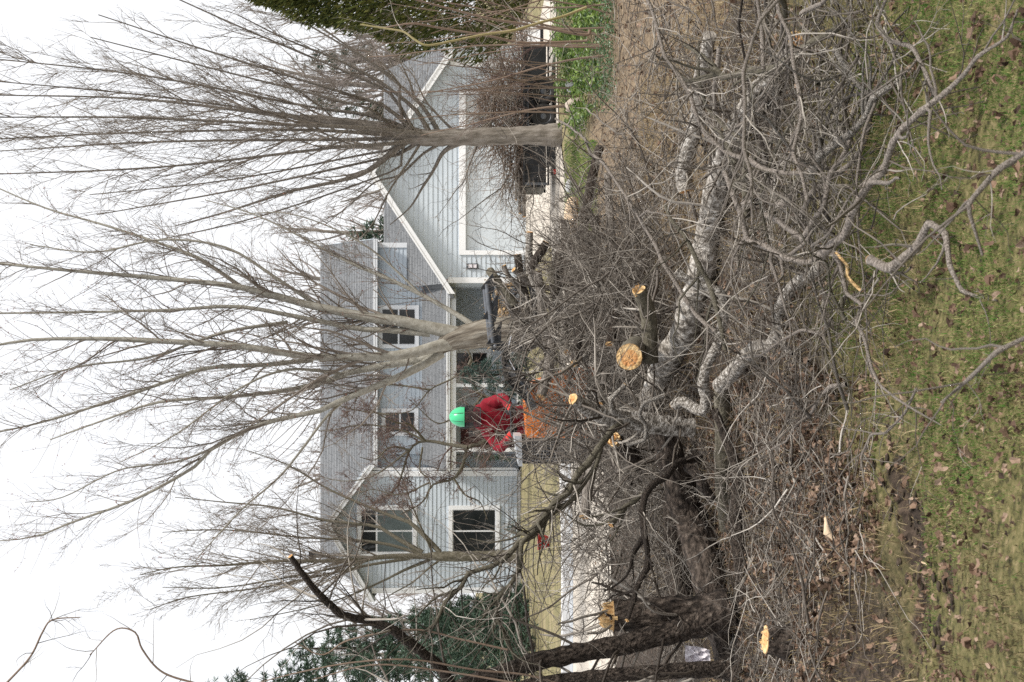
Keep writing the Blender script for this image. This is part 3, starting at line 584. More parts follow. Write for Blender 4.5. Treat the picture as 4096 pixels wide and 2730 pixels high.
# --- the many-stemmed maple behind the loader
T2 = [([(1890, 1300), (1803, 1244), (1688, 1181), (1544, 1112), (1430, 1066), (1315, 1009), (1200, 946), (1020, 860), (820, 800)], (24, 4)),
      ([(1850, 1340), (1803, 1330), (1717, 1311), (1567, 1279), (1458, 1270), (1372, 1248), (1250, 1225), (1078, 1177), (970, 1152), (796, 1128), (464, 1099), (224, 1078), (-60, 1050)], (62, 9)),
      ([(1720, 1335), (1567, 1322), (1430, 1316), (1200, 1270), (945, 1227), (705, 1240), (415, 1248), (-60, 1255)], (30, 7)),
      ([(970, 1152), (796, 1036), (614, 966), (414, 900), (182, 833), (-60, 730)], (18, 5)),
      ([(1830, 1370), (1774, 1378), (1705, 1399), (1573, 1425), (1430, 1428), (1257, 1430), (956, 1385), (556, 1361), (371, 1356), (117, 1361), (-60, 1392)], (58, 8)),
      ([(1250, 1440), (1074, 1459), (830, 1473), (683, 1522), (459, 1600), (244, 1668), (98, 1707), (-60, 1740)], (22, 5)),
      ([(1770, 1410), (1688, 1440), (1544, 1462), (1372, 1497), (1298, 1528), (1122, 1566), (898, 1590), (634, 1610), (420, 1680), (200, 1760)], (40, 5)),
      ([(1770, 1412), (1659, 1480), (1596, 1508), (1487, 1554), (1372, 1600), (1298, 1639), (1044, 1698), (849, 1795), (771, 1873), (537, 2000), (293, 2088), (146, 2147), (-20, 2166)], (38, 4)),
      ([(1372, 1605), (1298, 1678), (1132, 1893), (976, 2030), (849, 2166), (781, 2244)], (13, 3)),
      ([(849, 1795), (700, 1850), (480, 1880), (250, 1990), (100, 2010)], (10, 3)),
      ([(1300, 1245), (1100, 1110), (900, 990), (640, 960), (380, 1010), (120, 980)], (16, 4)),
      ([(1150, 1290), (900, 1330), (600, 1430), (300, 1470), (40, 1560)], (16, 4)),
      ([(1372, 1497), (1150, 1480), (950, 1560), (700, 1740), (480, 1850)], (14, 3)),
      ([(1690, 1185), (1500, 1010), (1300, 900), (1100, 850), (850, 880)], (10, 3))]
bare_tree('maple_tree', at(2250, 1320, 23.0), 'large bare maple with smooth grey-green limbs rising behind the log grapple', 'tree',
          [(2365, 1318), (2200, 1322), (2050, 1325), (1950, 1332), (1880, 1345), (1800, 1366), (1745, 1408)], [150, 128, 118, 112, 104, 84, 40], 23.0, T2,
          [(210, dict(t0=0.10, t1=0.97, ang=30, asd=12, ls=(0.16, 0.42), n=11, rr=0.42, up=0.05, wig=0.10, rmin=0.006), 5),
           (1500, dict(t0=0.12, t1=0.98, ang=36, asd=16, ls=(0.25, 0.65), n=8, rr=0.5, up=0.03, wig=0.13, rmin=0.0036), 4),
           (9500, dict(t0=0.1, t1=1.0, ang=38, asd=18, ls=(0.2, 0.62), n=4, rr=0.6, up=0.02, wig=0.16, rmin=0.0024, taper=0.5), 3),
           (700, dict(src=0, t0=0.1, t1=1.0, ang=44, asd=18, absl=0.9, ls=(0.3, 1.4), n=7, rr=0.2, up=0.03, wig=0.14, rmin=0.0028, taper=0.5), 3)],
          'bark_smooth', buds=3600, kn=12, amp=0.05, tbark='bark_furrow', ridge=0.09, trunk_k=34)

# --- the vase-shaped tree on the verge
T1 = []
fan = [(1180, 470, 380, 34), (1150, 500, 470, 30), (1300, 560, 610, 30), (1350, 590, 700, 28), (1500, 640, 860, 26), (1250, 430, 230, 26), (1400, 380, 60, 26), (1480, 330, -120, 22),
       (1120, 520, 560, 24), (1450, 620, 780, 20), (1560, 690, 1000, 16), (1420, 420, 150, 20), (1300, 480, 320, 22), (1560, 300, -260, 18)]
for k, (xm, ym, yt, d) in enumerate(fan):
    x0 = 1780 - k * 14 + rng.normal() * 20; yy = 548 - (x0 < 1620) * 10
    top = -80 if abs(yt - 470) < 300 else 250 + abs(yt - 470) * 0.35
    x1 = (x0 + xm) / 2; y1 = yy + (ym - yy) * 0.72
    T1.append(([(x0, yy), (x1, y1), (xm, ym), ((xm + top) / 2, (ym + yt) / 2 + rng.normal() * 15), (top, yt)], (d * 0.8, 4)))
T1 += [([(1640, 555), (1590, 590), (1520, 650), (1440, 700), (1330, 730), (1150, 770), (900, 850), (700, 905)], (34, 4)),
       ([(1690, 560), (1640, 640), (1560, 760), (1500, 880), (1440, 960)], (14, 3)), ([(1860, 565), (1800, 590), (1765, 620), (1735, 680), (1690, 750), (1640, 830), (1560, 900)], (26, 4)),
       ([(1730, 555), (1690, 480), (1640, 420), (1520, 330), (1350, 240), (1150, 160), (950, 60)], (24, 4)), ([(1760, 540), (1700, 440), (1620, 360), (1480, 250), (1300, 120), (1150, 0)], (22, 4)),
       ([(1800, 560), (1700, 610), (1600, 700), (1500, 730), (1400, 820), (1300, 900)], (14, 3)), ([(1830, 540), (1760, 470), (1700, 400), (1650, 300), (1560, 200)], (13, 3))]
bare_tree('verge_tree', at(2230, 540, 30.6), 'bare vase-shaped tree with a straight single trunk in front of the garage', 'tree',
          [(2247, 541), (2100, 543), (1950, 546), (1850, 549), (1720, 553), (1620, 548), (1519, 520), (1350, 488), (1200, 470)], [74, 71, 70, 71, 66, 56, 46, 38, 28], 30.6, T1,
          [(260, dict(t0=0.15, t1=0.97, ang=26, asd=9, ls=(0.2, 0.42), n=10, rr=0.55, up=0.07, wig=0.07, rmin=0.009), 5),
           (2000, dict(t0=0.12, t1=0.98, ang=30, asd=11, ls=(0.28, 0.55), n=6, rr=0.55, up=0.06, wig=0.09, rmin=0.0055), 4),
           (7200, dict(t0=0.1, t1=1.0, ang=34, asd=13, ls=(0.28, 0.6), n=4, rr=0.6, up=0.05, wig=0.12, rmin=0.0038, taper=0.6), 3),
           (800, dict(src=0, t0=0.03, t1=0.6, ang=60, asd=18, absl=1.3, ls=(0.4, 1.3), n=6, rr=0.15, up=0.02, wig=0.17, rmin=0.0036, taper=0.6), 3)],
          'bark_grey', amp=0.07)

# --- the tree against the left wing
T3 = [([(1760, 2210), (1645, 2094), (1573, 2068), (1428, 2009), (1300, 1950), (1150, 1860), (980, 1800)], (22, 3)), ([(1757, 2226), (1573, 2226), (1430, 2238), (1297, 2245), (1100, 2245), (900, 2262), (700, 2270), (560, 2300)], (26, 3)),
      ([(1690, 2210), (1580, 2150), (1507, 2107), (1297, 2081), (1100, 2030), (900, 2010), (700, 1990)], (20, 3)), ([(1720, 2240), (1620, 2280), (1560, 2311), (1461, 2357), (1350, 2400), (1200, 2440), (1000, 2480)], (14, 3)),
      ([(1700, 2225), (1560, 2180), (1400, 2160), (1200, 2150), (900, 2120), (650, 2130)], (16, 3)), ([(1640, 2235), (1480, 2260), (1300, 2300), (1050, 2350), (750, 2390), (600, 2440)], (14, 3)),
      ([(1500, 2235), (1350, 2270), (1150, 2310), (900, 2350), (650, 2350)], (12, 3)), ([(1760, 2240), (1720, 2270), (1650, 2330), (1580, 2370), (1500, 2420)], (10, 3)), ([(1730, 2210), (1680, 2100), (1640, 2000), (1600, 1900), (1500, 1800)], (10, 3))]
bare_tree('front_yard_tree', at(2075, 2225, 56.0), 'bare tree with a slim olive trunk close to the house windows', 'tree',
          [(2085, 2226), (1950, 2226), (1850, 2227), (1760, 2226), (1700, 2226)], [46, 42, 42, 40, 24], 55.5, T3,
          [(190, dict(t0=0.15, t1=0.97, ang=30, asd=10, ls=(0.2, 0.42), n=9, rr=0.55, up=0.06, wig=0.08, rmin=0.012), 4),
           (1500, dict(t0=0.12, t1=0.98, ang=34, asd=12, ls=(0.28, 0.55), n=6, rr=0.6, up=0.05, wig=0.1, rmin=0.008), 3),
           (5500, dict(t0=0.1, t1=1.0, ang=36, asd=14, ls=(0.3, 0.6), n=4, rr=0.7, up=0.04, wig=0.12, rmin=0.0060, taper=0.5), 3)],
          'bark_mossy', amp=0.05)
# --- the crooked little tree before the porch
T4 = [([(2060, 1640), (1990, 1720), (1930, 1770), (1870, 1790), (1855, 1850), (1815, 1915), (1730, 1940), (1690, 2010), (1600, 2060)], (26, 4)), ([(2060, 1640), (1990, 1600), (1930, 1585), (1895, 1540), (1885, 1440), (1860, 1390), (1790, 1340)], (20, 4)),
      ([(1870, 1790), (1800, 1780), (1700, 1765), (1640, 1800), (1586, 1950), (1507, 2009), (1440, 2060)], (18, 3)), ([(1885, 1440), (1860, 1480), (1800, 1520), (1720, 1560), (1650, 1640), (1560, 1660)], (12, 3)),
      ([(1700, 1765), (1640, 1700), (1580, 1690), (1480, 1640)], (12, 3)), ([(1815, 1915), (1860, 1980), (1920, 2010), (1950, 2080)], (10, 3)), ([(1930, 1585), (1880, 1640), (1800, 1680), (1740, 1690), (1640, 1600)], (12, 3)),
      ([(1690, 1790), (1680, 1880), (1720, 1930), (1700, 2030)], (9, 3)), ([(1640, 1800), (1560, 1790), (1500, 1840), (1440, 1830)], (9, 3)),
      ([(1700, 1765), (1600, 1720), (1450, 1700), (1300, 1725), (1220, 1700)], (10, 2)), ([(1640, 1800), (1500, 1900), (1380, 1925), (1250, 1900)], (9, 2)), ([(1720, 1560), (1560, 1540), (1400, 1560), (1270, 1500)], (9, 2)), ([(1560, 1660), (1420, 1640), (1300, 1610), (1200, 1620)], (8, 2)), ([(1720, 1930), (1600, 1980), (1480, 1960), (1350, 2010)], (8, 2))]
bare_tree('crabapple_tree', at(2110, 1640, 47.0), 'small crooked mossy ornamental tree in front of the porch behind the worker', 'tree',
          [(2125, 1640), (2090, 1640), (2055, 1640)], [46, 40, 30], 47.0, T4,
          [(340, dict(t0=0.1, t1=0.97, ang=55, asd=16, ls=(0.12, 0.34), n=8, rr=0.5, up=0.05, wig=0.22, rmin=0.010), 4),
           (2400, dict(t0=0.1, t1=0.98, ang=52, asd=18, ls=(0.3, 0.7), n=6, rr=0.6, up=0.04, wig=0.2, rmin=0.0060), 3),
           (8600, dict(t0=0.1, t1=1.0, ang=45, asd=18, ls=(0.3, 0.7), n=4, rr=0.7, up=0.03, wig=0.2, rmin=0.0052, taper=0.4), 3)],
          'bark_mossy', 'twig_red', buds=1600, amp=0.1)

# --- bare trees beyond the house, each its own
def back_tree(px_b, py_b, Y, hgt, spread, label, nl=7, dens=1.0):
    b = at(2050, py_b, Y); b[2] = 0
    t = empty('background_tree', b, label, 'tree', 'bare trees beyond the house')
    tr, rr = catmull([b - [0, 0, 0.1], b + [rng.normal() * 0.15, 0, hgt * 0.25], b + [rng.normal() * 0.3, 0, hgt * 0.55], b + [rng.normal() * 0.5, 0, hgt * 0.85]], [hgt * 0.018, hgt * 0.014, hgt * 0.009, hgt * 0.003], m=16)
    MB().tubes(tr[None], rr[None], 8).build('trunk', 'bark_grey', t)
    c = MB()
    A, RA = spawn(tr[None], rr[None], nl * 3, 0.25, 0.98, 32, 10, (0.35 * spread, 0.62 * spread), 10, 0.6, up=0.07, wig=0.08, rmin=0.02); c.tubes(A, RA, 5)
    B, RB = spawn(A, RA, int(160 * dens), 0.12, 0.97, 34, 12, (0.25, 0.5), 6, 0.6, up=0.05, wig=0.1, rmin=0.012); c.tubes(B, RB, 3)
    C, RC = spawn(B, RB, int(700 * dens), 0.1, 1.0, 36, 14, (0.3, 0.6), 4, 0.6, up=0.04, wig=0.12, rmin=0.0085, taper=0.5); c.tubes(C, RC, 3)
    D, RD = spawn(C, RC, int(700 * dens), 0.1, 1.0, 36, 14, (0.35, 0.7), 4, 0.8, up=0.03, wig=0.12, rmin=0.0075, taper=0.5); c.tubes(D, RD, 3)
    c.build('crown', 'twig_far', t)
for (py, Y, h, s, dn, lb) in ((330, 74, 15, 1.0, 1.3, 'grey bare tree behind the garage roof, right of the verge tree'), (110, 66, 12.5, 1.0, 1.3, 'bushy bare tree rising behind the tall dark evergreen'), (620, 90, 14, 0.8, 0.8, 'thin bare tree straight behind the garage peak'),
                              (900, 84, 15, 0.8, 0.9, 'bare tree behind the gap between garage and main roof'), (1130, 78, 15, 0.85, 0.9, 'bare tree behind the right end of the main roof ridge'), (1560, 82, 15, 1.0, 0.9, 'bare tree behind the middle of the main roof ridge'),
                              (1900, 76, 13.5, 1.0, 1.0, 'bare tree behind the roof where the left gable begins'), (2440, 70, 10.0, 1.1, 1.3, 'low twiggy tree just past the left corner of the house'), (2600, 80, 12, 1.1, 1.2, 'bare tree behind the dark spruces'), (2330, 88, 11, 1.1, 1.0, 'bare tree behind the left gable end'), (-60, 60, 9, 1.1, 1.0, 'bare tree at the edge behind the tall dark evergreen'), (230, 69, 11, 1.2, 1.3, 'low bushy bare tree behind the right slope of the garage roof'), (740, 76, 10.5, 1.1, 1.1, 'short bare tree just left of the garage peak'), (2425, 60, 4.2, 1.5, 1.0, 'brown bare shrub between the house corner and the spruces')):
    back_tree(0, py, Y, h, s, lb, dens=dn)

# --- conifers: whorled boughs set with needle sprays
def conifer(name, base, hgt, rad, label, mt, nb=70, nspray=60, group=None, droop=-0.02, sp=0.11):
    t = empty(name, base, label, 'tree', group); base = np.array(base, float)
    MB().tubes([[base - [0, 0, 0.1], base + [0, 0, hgt * 0.5], base + [0, 0, hgt]]], [[hgt * 0.018, hgt * 0.011, 0.01]], 7).build('trunk', 'bark_dark', t)
    h = hgt * (0.04 + 0.95 * rng.random(nb) ** 1.15); az = rng.uniform(0, 2 * PI, nb); L = rad * (1 - h / hgt) ** 0.8 * rng.uniform(0.75, 1.12, nb) + 0.12
    st = base + np.stack([0 * h, 0 * h, h], 1); d = np.stack([np.cos(az), np.sin(az), np.full(nb, 0.12)], 1)
    B = grow(st, d, L, 8, droop, 0.06); RB = np.repeat((0.006 * L + 0.004)[:, None], 8, 1) * np.linspace(1, 0.25, 8)
    m_ = MB(); m_.tubes(B, RB, 4)
    S, RS = spawn(B, RB, nb * 4, 0.15, 1.0, 48, 12, (0.2, 0.42), 5, 0.6, up=droop, wig=0.06, rmin=0.003); m_.tubes(S, RS, 3); m_.build('boughs', 'bark_dark', t)
    A = np.concatenate([B[:, [0, 2, 4, 6, 7]], S]); wgt = np.linalg.norm(A[:, -1] - A[:, 0], axis=1); N = nb * nspray
    ix = rng.choice(len(A), N, p=wgt / wgt.sum()); f = rng.random(N) ** 0.75 * 3.999; i0 = f.astype(int); fr = (f - i0)[:, None]
    c = A[ix, i0] * (1 - fr) + A[ix, i0 + 1] * fr; T = A[ix, i0 + 1] - A[ix, i0]; T /= np.linalg.norm(T, axis=1, keepdims=True) + 1e-9
    dd = T * 0.8 + rng.normal(size=(N, 3)) * 0.5; dd /= np.linalg.norm(dd, axis=1, keepdims=True)
    sd_ = np.cross(dd, rng.normal(size=(N, 3))); sd_ /= np.linalg.norm(sd_, axis=1, keepdims=True); s = sp * rng.uniform(0.6, 1.3, N)[:, None]
    v = np.stack([c - sd_ * s * 0.05, c + sd_ * s * 0.05, c + dd * s * 0.6 + sd_ * s * 0.075, c + dd * s * 1.15, c + dd * s * 0.6 - sd_ * s * 0.075], 1)
    k = np.arange(N) * 5
    MB().add(v, np.stack([k, k + 1, k + 2, k + 4], 1), np.stack([k + 4, k + 2, k + 3], 1)).build('crown', mt, t, smooth=False)
    return t
for (py, Y, h, r, lb) in ((2590, 44, 7.6, 1.7, 'tall dark blue-green spruce nearest the left wing of the house'), (2750, 40, 9.4, 2.1, 'taller dark spruce cut off by the picture edge, left of the other spruce'), (2490, 49, 4.2, 1.2, 'shorter spruce by the air conditioner')):
    b = at(2080, py, Y); b[2] = 0; conifer('spruce_tree', b, h, r, lb, 'needle_green', 190, 170, 'spruces left of the house', sp=0.15)
b = at(2080, 1500, 44); b[2] = 0; conifer('blue_spruce', b, 2.3, 1.0, 'small powdery blue spruce in front of the porch right of the worker', 'needle_blue', 110, 170, sp=0.08)
for (py, Y, h, lb) in ((930, 72, 8.2, 'brownish evergreen behind the garage, right of the main roof end'), (250, 82, 12.5, 'dark conifer half hidden behind bare branches over the garage right side'), (420, 85, 11.5, 'dark conifer straight behind the verge tree trunk')):
    b = at(2080, py, Y); b[2] = 0; conifer('background_conifer', b, h, 1.7, lb, 'needle_green', 100, 120, 'conifers beyond the house', sp=0.3)

# --- arborvitae: a dense column of flat upright sprays
ab = at(2270, -70, 25.0); ab[2] = 0
av = empty('arborvitae_tree', ab, 'tall dense yellow-green arborvitae with a dark hollow side, standing right of the garage', 'tree')
MB().tubes([[ab - [0, 0, 0.1], ab + [0.1, 0, 2.5], ab + [0, 0, 5.8]]], [[0.12, 0.09, 0.02]], 8).build('trunk', 'bark_dark', av)
N = 34000; hh = rng.random(N) ** 0.85; z = 0.9 + hh * 5.3; a = rng.uniform(0, 2 * PI, N)
rad = 1.30 * np.clip(np.minimum((hh + 0.06) / 0.16, 1.0), 0, 1) * (1 - hh ** 1.7) ** 0.75 * (1 + 0.13 * np.sin(a * 5 + z * 2.1) + 0.10 * np.sin(a * 3 - z * 4.3))
q = rng.random(N) ** 0.33; c = ab + np.stack([np.cos(a) * rad * q, np.sin(a) * rad * q, z], 1)
dd = np.stack([np.cos(a) * 0.55, np.sin(a) * 0.55, np.full(N, 0.75)], 1) + rng.normal(size=(N, 3)) * 0.3; dd /= np.linalg.norm(dd, axis=1, keepdims=True)
sd_ = np.cross(dd, rng.normal(size=(N, 3))); sd_ /= np.linalg.norm(sd_, axis=1, keepdims=True); s = rng.uniform(0.05, 0.14, N)[:, None]
v = np.stack([c - sd_ * s * 0.05, c + sd_ * s * 0.05, c + dd * s * 0.5 + sd_ * s * 0.14, c + dd * s, c + dd * s * 0.5 - sd_ * s * 0.14], 1); k = np.arange(N) * 5
MB().add(v, np.stack([k, k + 1, k + 2, k + 4], 1), np.stack([k + 4, k + 2, k + 3], 1)).build('crown', 'thuja', av, smooth=False)
br = MB(); B = grow(ab + np.stack([np.zeros(90), np.zeros(90), rng.uniform(0.5, 4, 90)], 1), np.stack([rng.normal(size=90), rng.normal(size=90), np.full(90, 0.8)], 1), rng.uniform(0.7, 1.3, 90), 6, 0.1, 0.1)
br.tubes(B, np.repeat(np.linspace(0.014, 0.004, 6)[None], 90, 0), 4).build('boughs', 'bark_dark', av)

# --- dried hydrangea by the porch, seen past the grapple
hy = at(2110, 1255, 43.0); hy[2] = 0
hyd = empty('hydrangea_shrub', hy, 'dried hydrangea shrub with tan flower heads seen through the log grapple', 'shrub')
st = hy + np.stack([rng.normal(size=46) * 0.35, rng.normal(size=46) * 0.2, np.zeros(46)], 1)
S = grow(st, np.stack([rng.normal(size=46) * 0.38, rng.normal(size=46) * 0.3, np.ones(46)], 1), rng.uniform(0.8, 1.75, 46), 8, 0.0, 0.06)
MB().tubes(S, np.repeat(np.linspace(0.010, 0.005, 8)[None], 46, 0), 4).build('stems', 'stem_brown', hyd)
for k in range(46):
    N = 60; c = S[k, -1] + rng.normal(size=(N, 3)) * np.array([0.055, 0.055, 0.045]); d = rng.normal(size=(N, 3)); d /= np.linalg.norm(d, axis=1, keepdims=True)
    u_ = np.cross(d, rng.normal(size=(N, 3))); u_ /= np.linalg.norm(u_, axis=1, keepdims=True); w_ = np.cross(d, u_); s = 0.026
    i = np.arange(N) * 4
    MB().add(np.stack([c - u_ * s, c - w_ * s, c + u_ * s, c + w_ * s], 1), np.stack([i, i + 1, i + 2, i + 3], 1)).build('flower_head', 'hydrangea', hyd, smooth=False)['kind'] = 'stuff'
# garland on the porch, small dark shrub under the window
gx, gzz = XZ(1970, 1828, YP - 0.05)
P, R = catmull([at(1908, 1826, YP), at(1960, 1834, YP), at(2000, 1830, YP), at(2036, 1838, YP)], [0.05] * 4, m=12); N = 700
i0 = rng.integers(0, 12, N); c = P[i0] + rng.normal(size=(N, 3)) * 0.05; d = rng.normal(size=(N, 3)); d /= np.linalg.norm(d, axis=1, keepdims=True); u_ = np.cross(d, rng.normal(size=(N, 3))); u_ /= np.linalg.norm(u_, axis=1, keepdims=True); k = np.arange(N) * 3
ga = empty('garland', P[0], 'dark green garland hanging beside the porch post', 'garland')
MB().add(np.stack([c - u_ * 0.015, c + u_ * 0.015, c + d * 0.09], 1), None, np.stack([k, k + 1, k + 2], 1)).build('foliage', 'needle_green', ga, smooth=False)
MB().tubes(P[None], R[None] * 0.2, 5).build('cord', 'bark_dark', ga)
b = at(2072, 2110, 56); b[2] = 0; conifer('dwarf_shrub', b, 0.55, 0.33, 'small black-looking clipped shrub under the lower window', 'needle_green', 40, 40, sp=0.06); bpy.data.objects['dwarf_shrub']['category'] = 'shrub'

# ================================================================== TRAILER, CABINET
def lathe_x(mb, c, prof, k=24, ax=1, mi=0):
    """profile of (offset along axis, radius) round a horizontal axis (ax=1: y, ax=0: x, ax=2: z)"""
    c = np.array(c, float); a = np.arange(k) * 2 * PI / k; e = np.eye(3); A = e[ax]; U = e[(ax + 1) % 3]; V = e[(ax + 2) % 3]
    v = np.array([c + A * o + r * (np.cos(t) * U + np.sin(t) * V) for o, r in prof for t in a]); n_ = len(prof)
    i, j = np.meshgrid(np.arange(n_ - 1), np.arange(k), indexing='ij')
    return mb.add(v, np.stack([i * k + j, i * k + (j + 1) % k, (i + 1) * k + (j + 1) % k, (i + 1) * k + j], -1), mi=mi)
def ellipsoid(mb, c, r, k=14, mi=0, z0=-PI / 2, z1=PI / 2, R=None):
    c = np.array(c, float); la = np.linspace(z0, z1, k); lo = np.arange(2 * k) * PI / k
    v = np.array([(math.cos(a) * math.cos(b) * r[0], math.cos(a) * math.sin(b) * r[1], math.sin(a) * r[2]) for a in la for b in lo])
    if R is not None: v = v @ np.array(R).T
    i, j = np.meshgrid(np.arange(k - 1), np.arange(2 * k), indexing='ij'); w_ = 2 * k
    return mb.add(v + c, np.stack([i * w_ + j, i * w_ + (j + 1) % w_, (i + 1) * w_ + (j + 1) % w_, (i + 1) * w_ + j], -1), mi=mi)
YT = 32.4
tx0, tx1 = at(2150, 742, YT)[0], at(2150, 180, YT)[0]
tr_ = empty('utility_trailer', ((tx0 + tx1) / 2, YT + 0.8, 0), 'black low utility trailer heaped with brush behind the verge tree', 'trailer')
zt0, zt1 = 0.24, at(2095, 700, YT)[2]
bx(tr_, 'bed', tx0, tx1, YT + 0.03, YT + 1.6, 0.22, 0.30, 'black_steel')
npan = 3
for i in range(npan):
    a = tx0 + (tx1 - tx0) * i / npan; b = tx0 + (tx1 - tx0) * (i + 1) / npan
    bx(tr_, 'side_panel', a + 0.04, b - 0.01, YT + 0.0, YT + 0.025, zt0, zt1 - 0.03, 'black_steel'); bx(tr_, 'side_panel', a + 0.04, b - 0.01, YT + 1.6, YT + 1.625, zt0, zt1 - 0.03, 'black_steel')
    for yy in (YT - 0.035, YT + 1.63): bx(tr_, 'stake', a, a + 0.06, yy, yy + 0.033, zt0 - 0.04, zt1 - 0.031, 'grey_steel' if i == 0 else 'black_steel')
for yy in (YT - 0.04, YT + 1.6): bx(tr_, 'top_rail', tx0, tx1, yy, yy + 0.065, zt1 - 0.028, zt1 + 0.012, 'black_steel'); bx(tr_, 'bottom_rail', tx0, tx1, yy - 0.002, yy + 0.06, zt0 - 0.09, zt0 - 0.045, 'black_steel')
bx(tr_, 'tailgate', tx0 - 0.05, tx0 - 0.01, YT, YT + 1.6, zt0, zt1, 'black_steel')
tlx, _, tlz = at(2221, 688, YT - 0.06)
tl = bx(tr_, 'tail_light', tlx - 0.08, tlx + 0.08, YT - 0.07, YT - 0.041, tlz - 0.06, tlz + 0.10, 'black_steel'); bx(tl, 'lens', tlx - 0.05, tlx + 0.05, YT - 0.085, YT - 0.071, tlz - 0.02, tlz + 0.05, 'tail_red')
bx(tr_, 'toolbox', tlx + 0.16, tlx + 0.75, YT - 0.03, YT + 0.3, 0.03, 0.20, 'black_steel')
for k, wxx in enumerate((at(2200, 470, YT)[0], at(2200, 370, YT)[0])):
    wh = MB(); lathe_x(wh, (wxx, YT - 0.14, 0.29), [(0.0, 0.02), (-0.03, 0.1), (-0.02, 0.17), (-0.085, 0.19), (-0.085, 0.27), (-0.05, 0.29), (0.09, 0.29), (0.1, 0.2)], 26)
    tw = wh.build('wheel', 'rubber', tr_); rm = MB(); lathe_x(rm, (wxx, YT - 0.155, 0.29), [(-0.02, 0.0), (-0.02, 0.06), (0.0, 0.07), (0.0, 0.15), (-0.02, 0.17)], 20); rm.build('rim', 'grey_steel', tw)
fx0, fx1 = at(2200, 540, YT)[0], at(2200, 310, YT)[0]
fm = MB(); fm.add([(fx0, YT - 0.3, 0.45), (fx0 + 0.2, YT - 0.3, 0.64), (fx1 - 0.2, YT - 0.3, 0.64), (fx1, YT - 0.3, 0.45), (fx0, YT - 0.045, 0.45), (fx0 + 0.2, YT - 0.045, 0.64), (fx1 - 0.2, YT - 0.045, 0.64), (fx1, YT - 0.045, 0.45)], [(0, 1, 5, 4), (1, 2, 6, 5), (2, 3, 7, 6)]); fm.build('fender', 'grey_steel', tr_, smooth=False)
jx = at(2240, 625, YT)[0]; jm = MB(); jm.tubes([[(jx, YT - 0.02, 0.0), (jx, YT - 0.02, 0.2)]], [[0.03, 0.03]], 8).build('support_leg', 'black_steel', tr_)
wm = MB(); wm.tubes([catmull([at(2205, 660, YT - 0.1), at(2235, 640, YT - 0.12), at(2240, 655, YT - 0.12), at(2246, 672, YT - 0.1), at(2222, 684, YT - 0.1)], [0.006] * 5, m=16)[0]], [np.full(16, 0.007)], 5).build('wiring', 'rubber', tr_)

cx, _, cz0 = at(2172, 134, 38.0)
cb_ = empty('utility_cabinet', (cx, 38, 0), 'white panelled cabinet half hidden under the arborvitae', 'cabinet')
bx(cb_, 'base', cx - 0.25, cx + 0.25, 37.85, 38.3, 0.0, 0.10, 'black_steel'); bx(cb_, 'body', cx - 0.27, cx + 0.27, 37.82, 38.32, 0.10, 0.62, 'trim'); bx(cb_, 'lid', cx - 0.31, cx + 0.31, 37.77, 38.36, 0.625, 0.72, 'trim')
bx(cb_, 'panel', cx + 0.0, cx + 0.2, 37.80, 37.817, 0.22, 0.55, 'stone_kerb')

# ================================================================== MINI LOADER WITH LOG GRAPPLE
LY = 15.7
ld = empty('mini_loader', (-0.75, LY, 0), 'orange stand-on mini loader with raised black log grapple, half buried in brush', 'loader')
def W3(px, py, Y): return at(px, py, Y)
def plate(mb, pts, y0, y1): return mb.prism([(p[0], p[2]) for p in pts], y0, y1)
lxa, lxb = at(2150, 1850, LY)[0], at(2150, 1478, LY)[0]
def bent_plate(mb, P, half, y0, y1):
    P = np.array(P); T = np.gradient(P, axis=0); N2 = np.stack([-T[:, 2], 0 * T[:, 0], T[:, 0]], 1); N2 /= np.linalg.norm(N2, axis=1, keepdims=True); half = np.broadcast_to(half, len(P))[:, None]
    a, b = P + N2 * half, P - N2 * half; k = len(P); v = np.concatenate([a, a, b, b]); v[:k, 1] += y0; v[k:2 * k, 1] += y1; v[2 * k:3 * k, 1] += y0; v[3 * k:, 1] += y1
    i = np.arange(k - 1); q = np.concatenate([np.stack([i, i + 1, k + i + 1, k + i], 1), np.stack([2 * k + i, 3 * k + i, 3 * k + i + 1, 2 * k + i + 1], 1), np.stack([i, 2 * k + i, 2 * k + i + 1, i + 1], 1), np.stack([k + i, k + i + 1, 3 * k + i + 1, 3 * k + i], 1), [(0, k, 3 * k, 2 * k), (k - 1, 3 * k - 1, 4 * k - 1, 2 * k - 1)]])
    return mb.add(v, q)
# tracks
for yy in (LY - 0.42, LY + 0.20):
    tk = MB(); a = np.linspace(0, 2 * PI, 28, endpoint=False); pr_ = []
    for t in a: pr_.append(((lxb - 0.30 if math.cos(t) > 0 else lxa + 0.30) + 0.24 * math.cos(t), 0.26 + 0.24 * math.sin(t)))
    tk.prism(pr_[::-1], yy, yy + 0.22); tko = tk.build('track', 'rubber', ld, smooth=False)
    for xx in np.linspace(lxa + 0.30, lxb - 0.30, 4):
        wv = MB(); lathe_x(wv, (xx, yy - 0.002, 0.25), [(-0.03, 0.0), (-0.03, 0.04), (-0.02, 0.05), (-0.02, 0.09), (0.0, 0.10)], 14); wv.build('roller', 'grey_steel', tko)
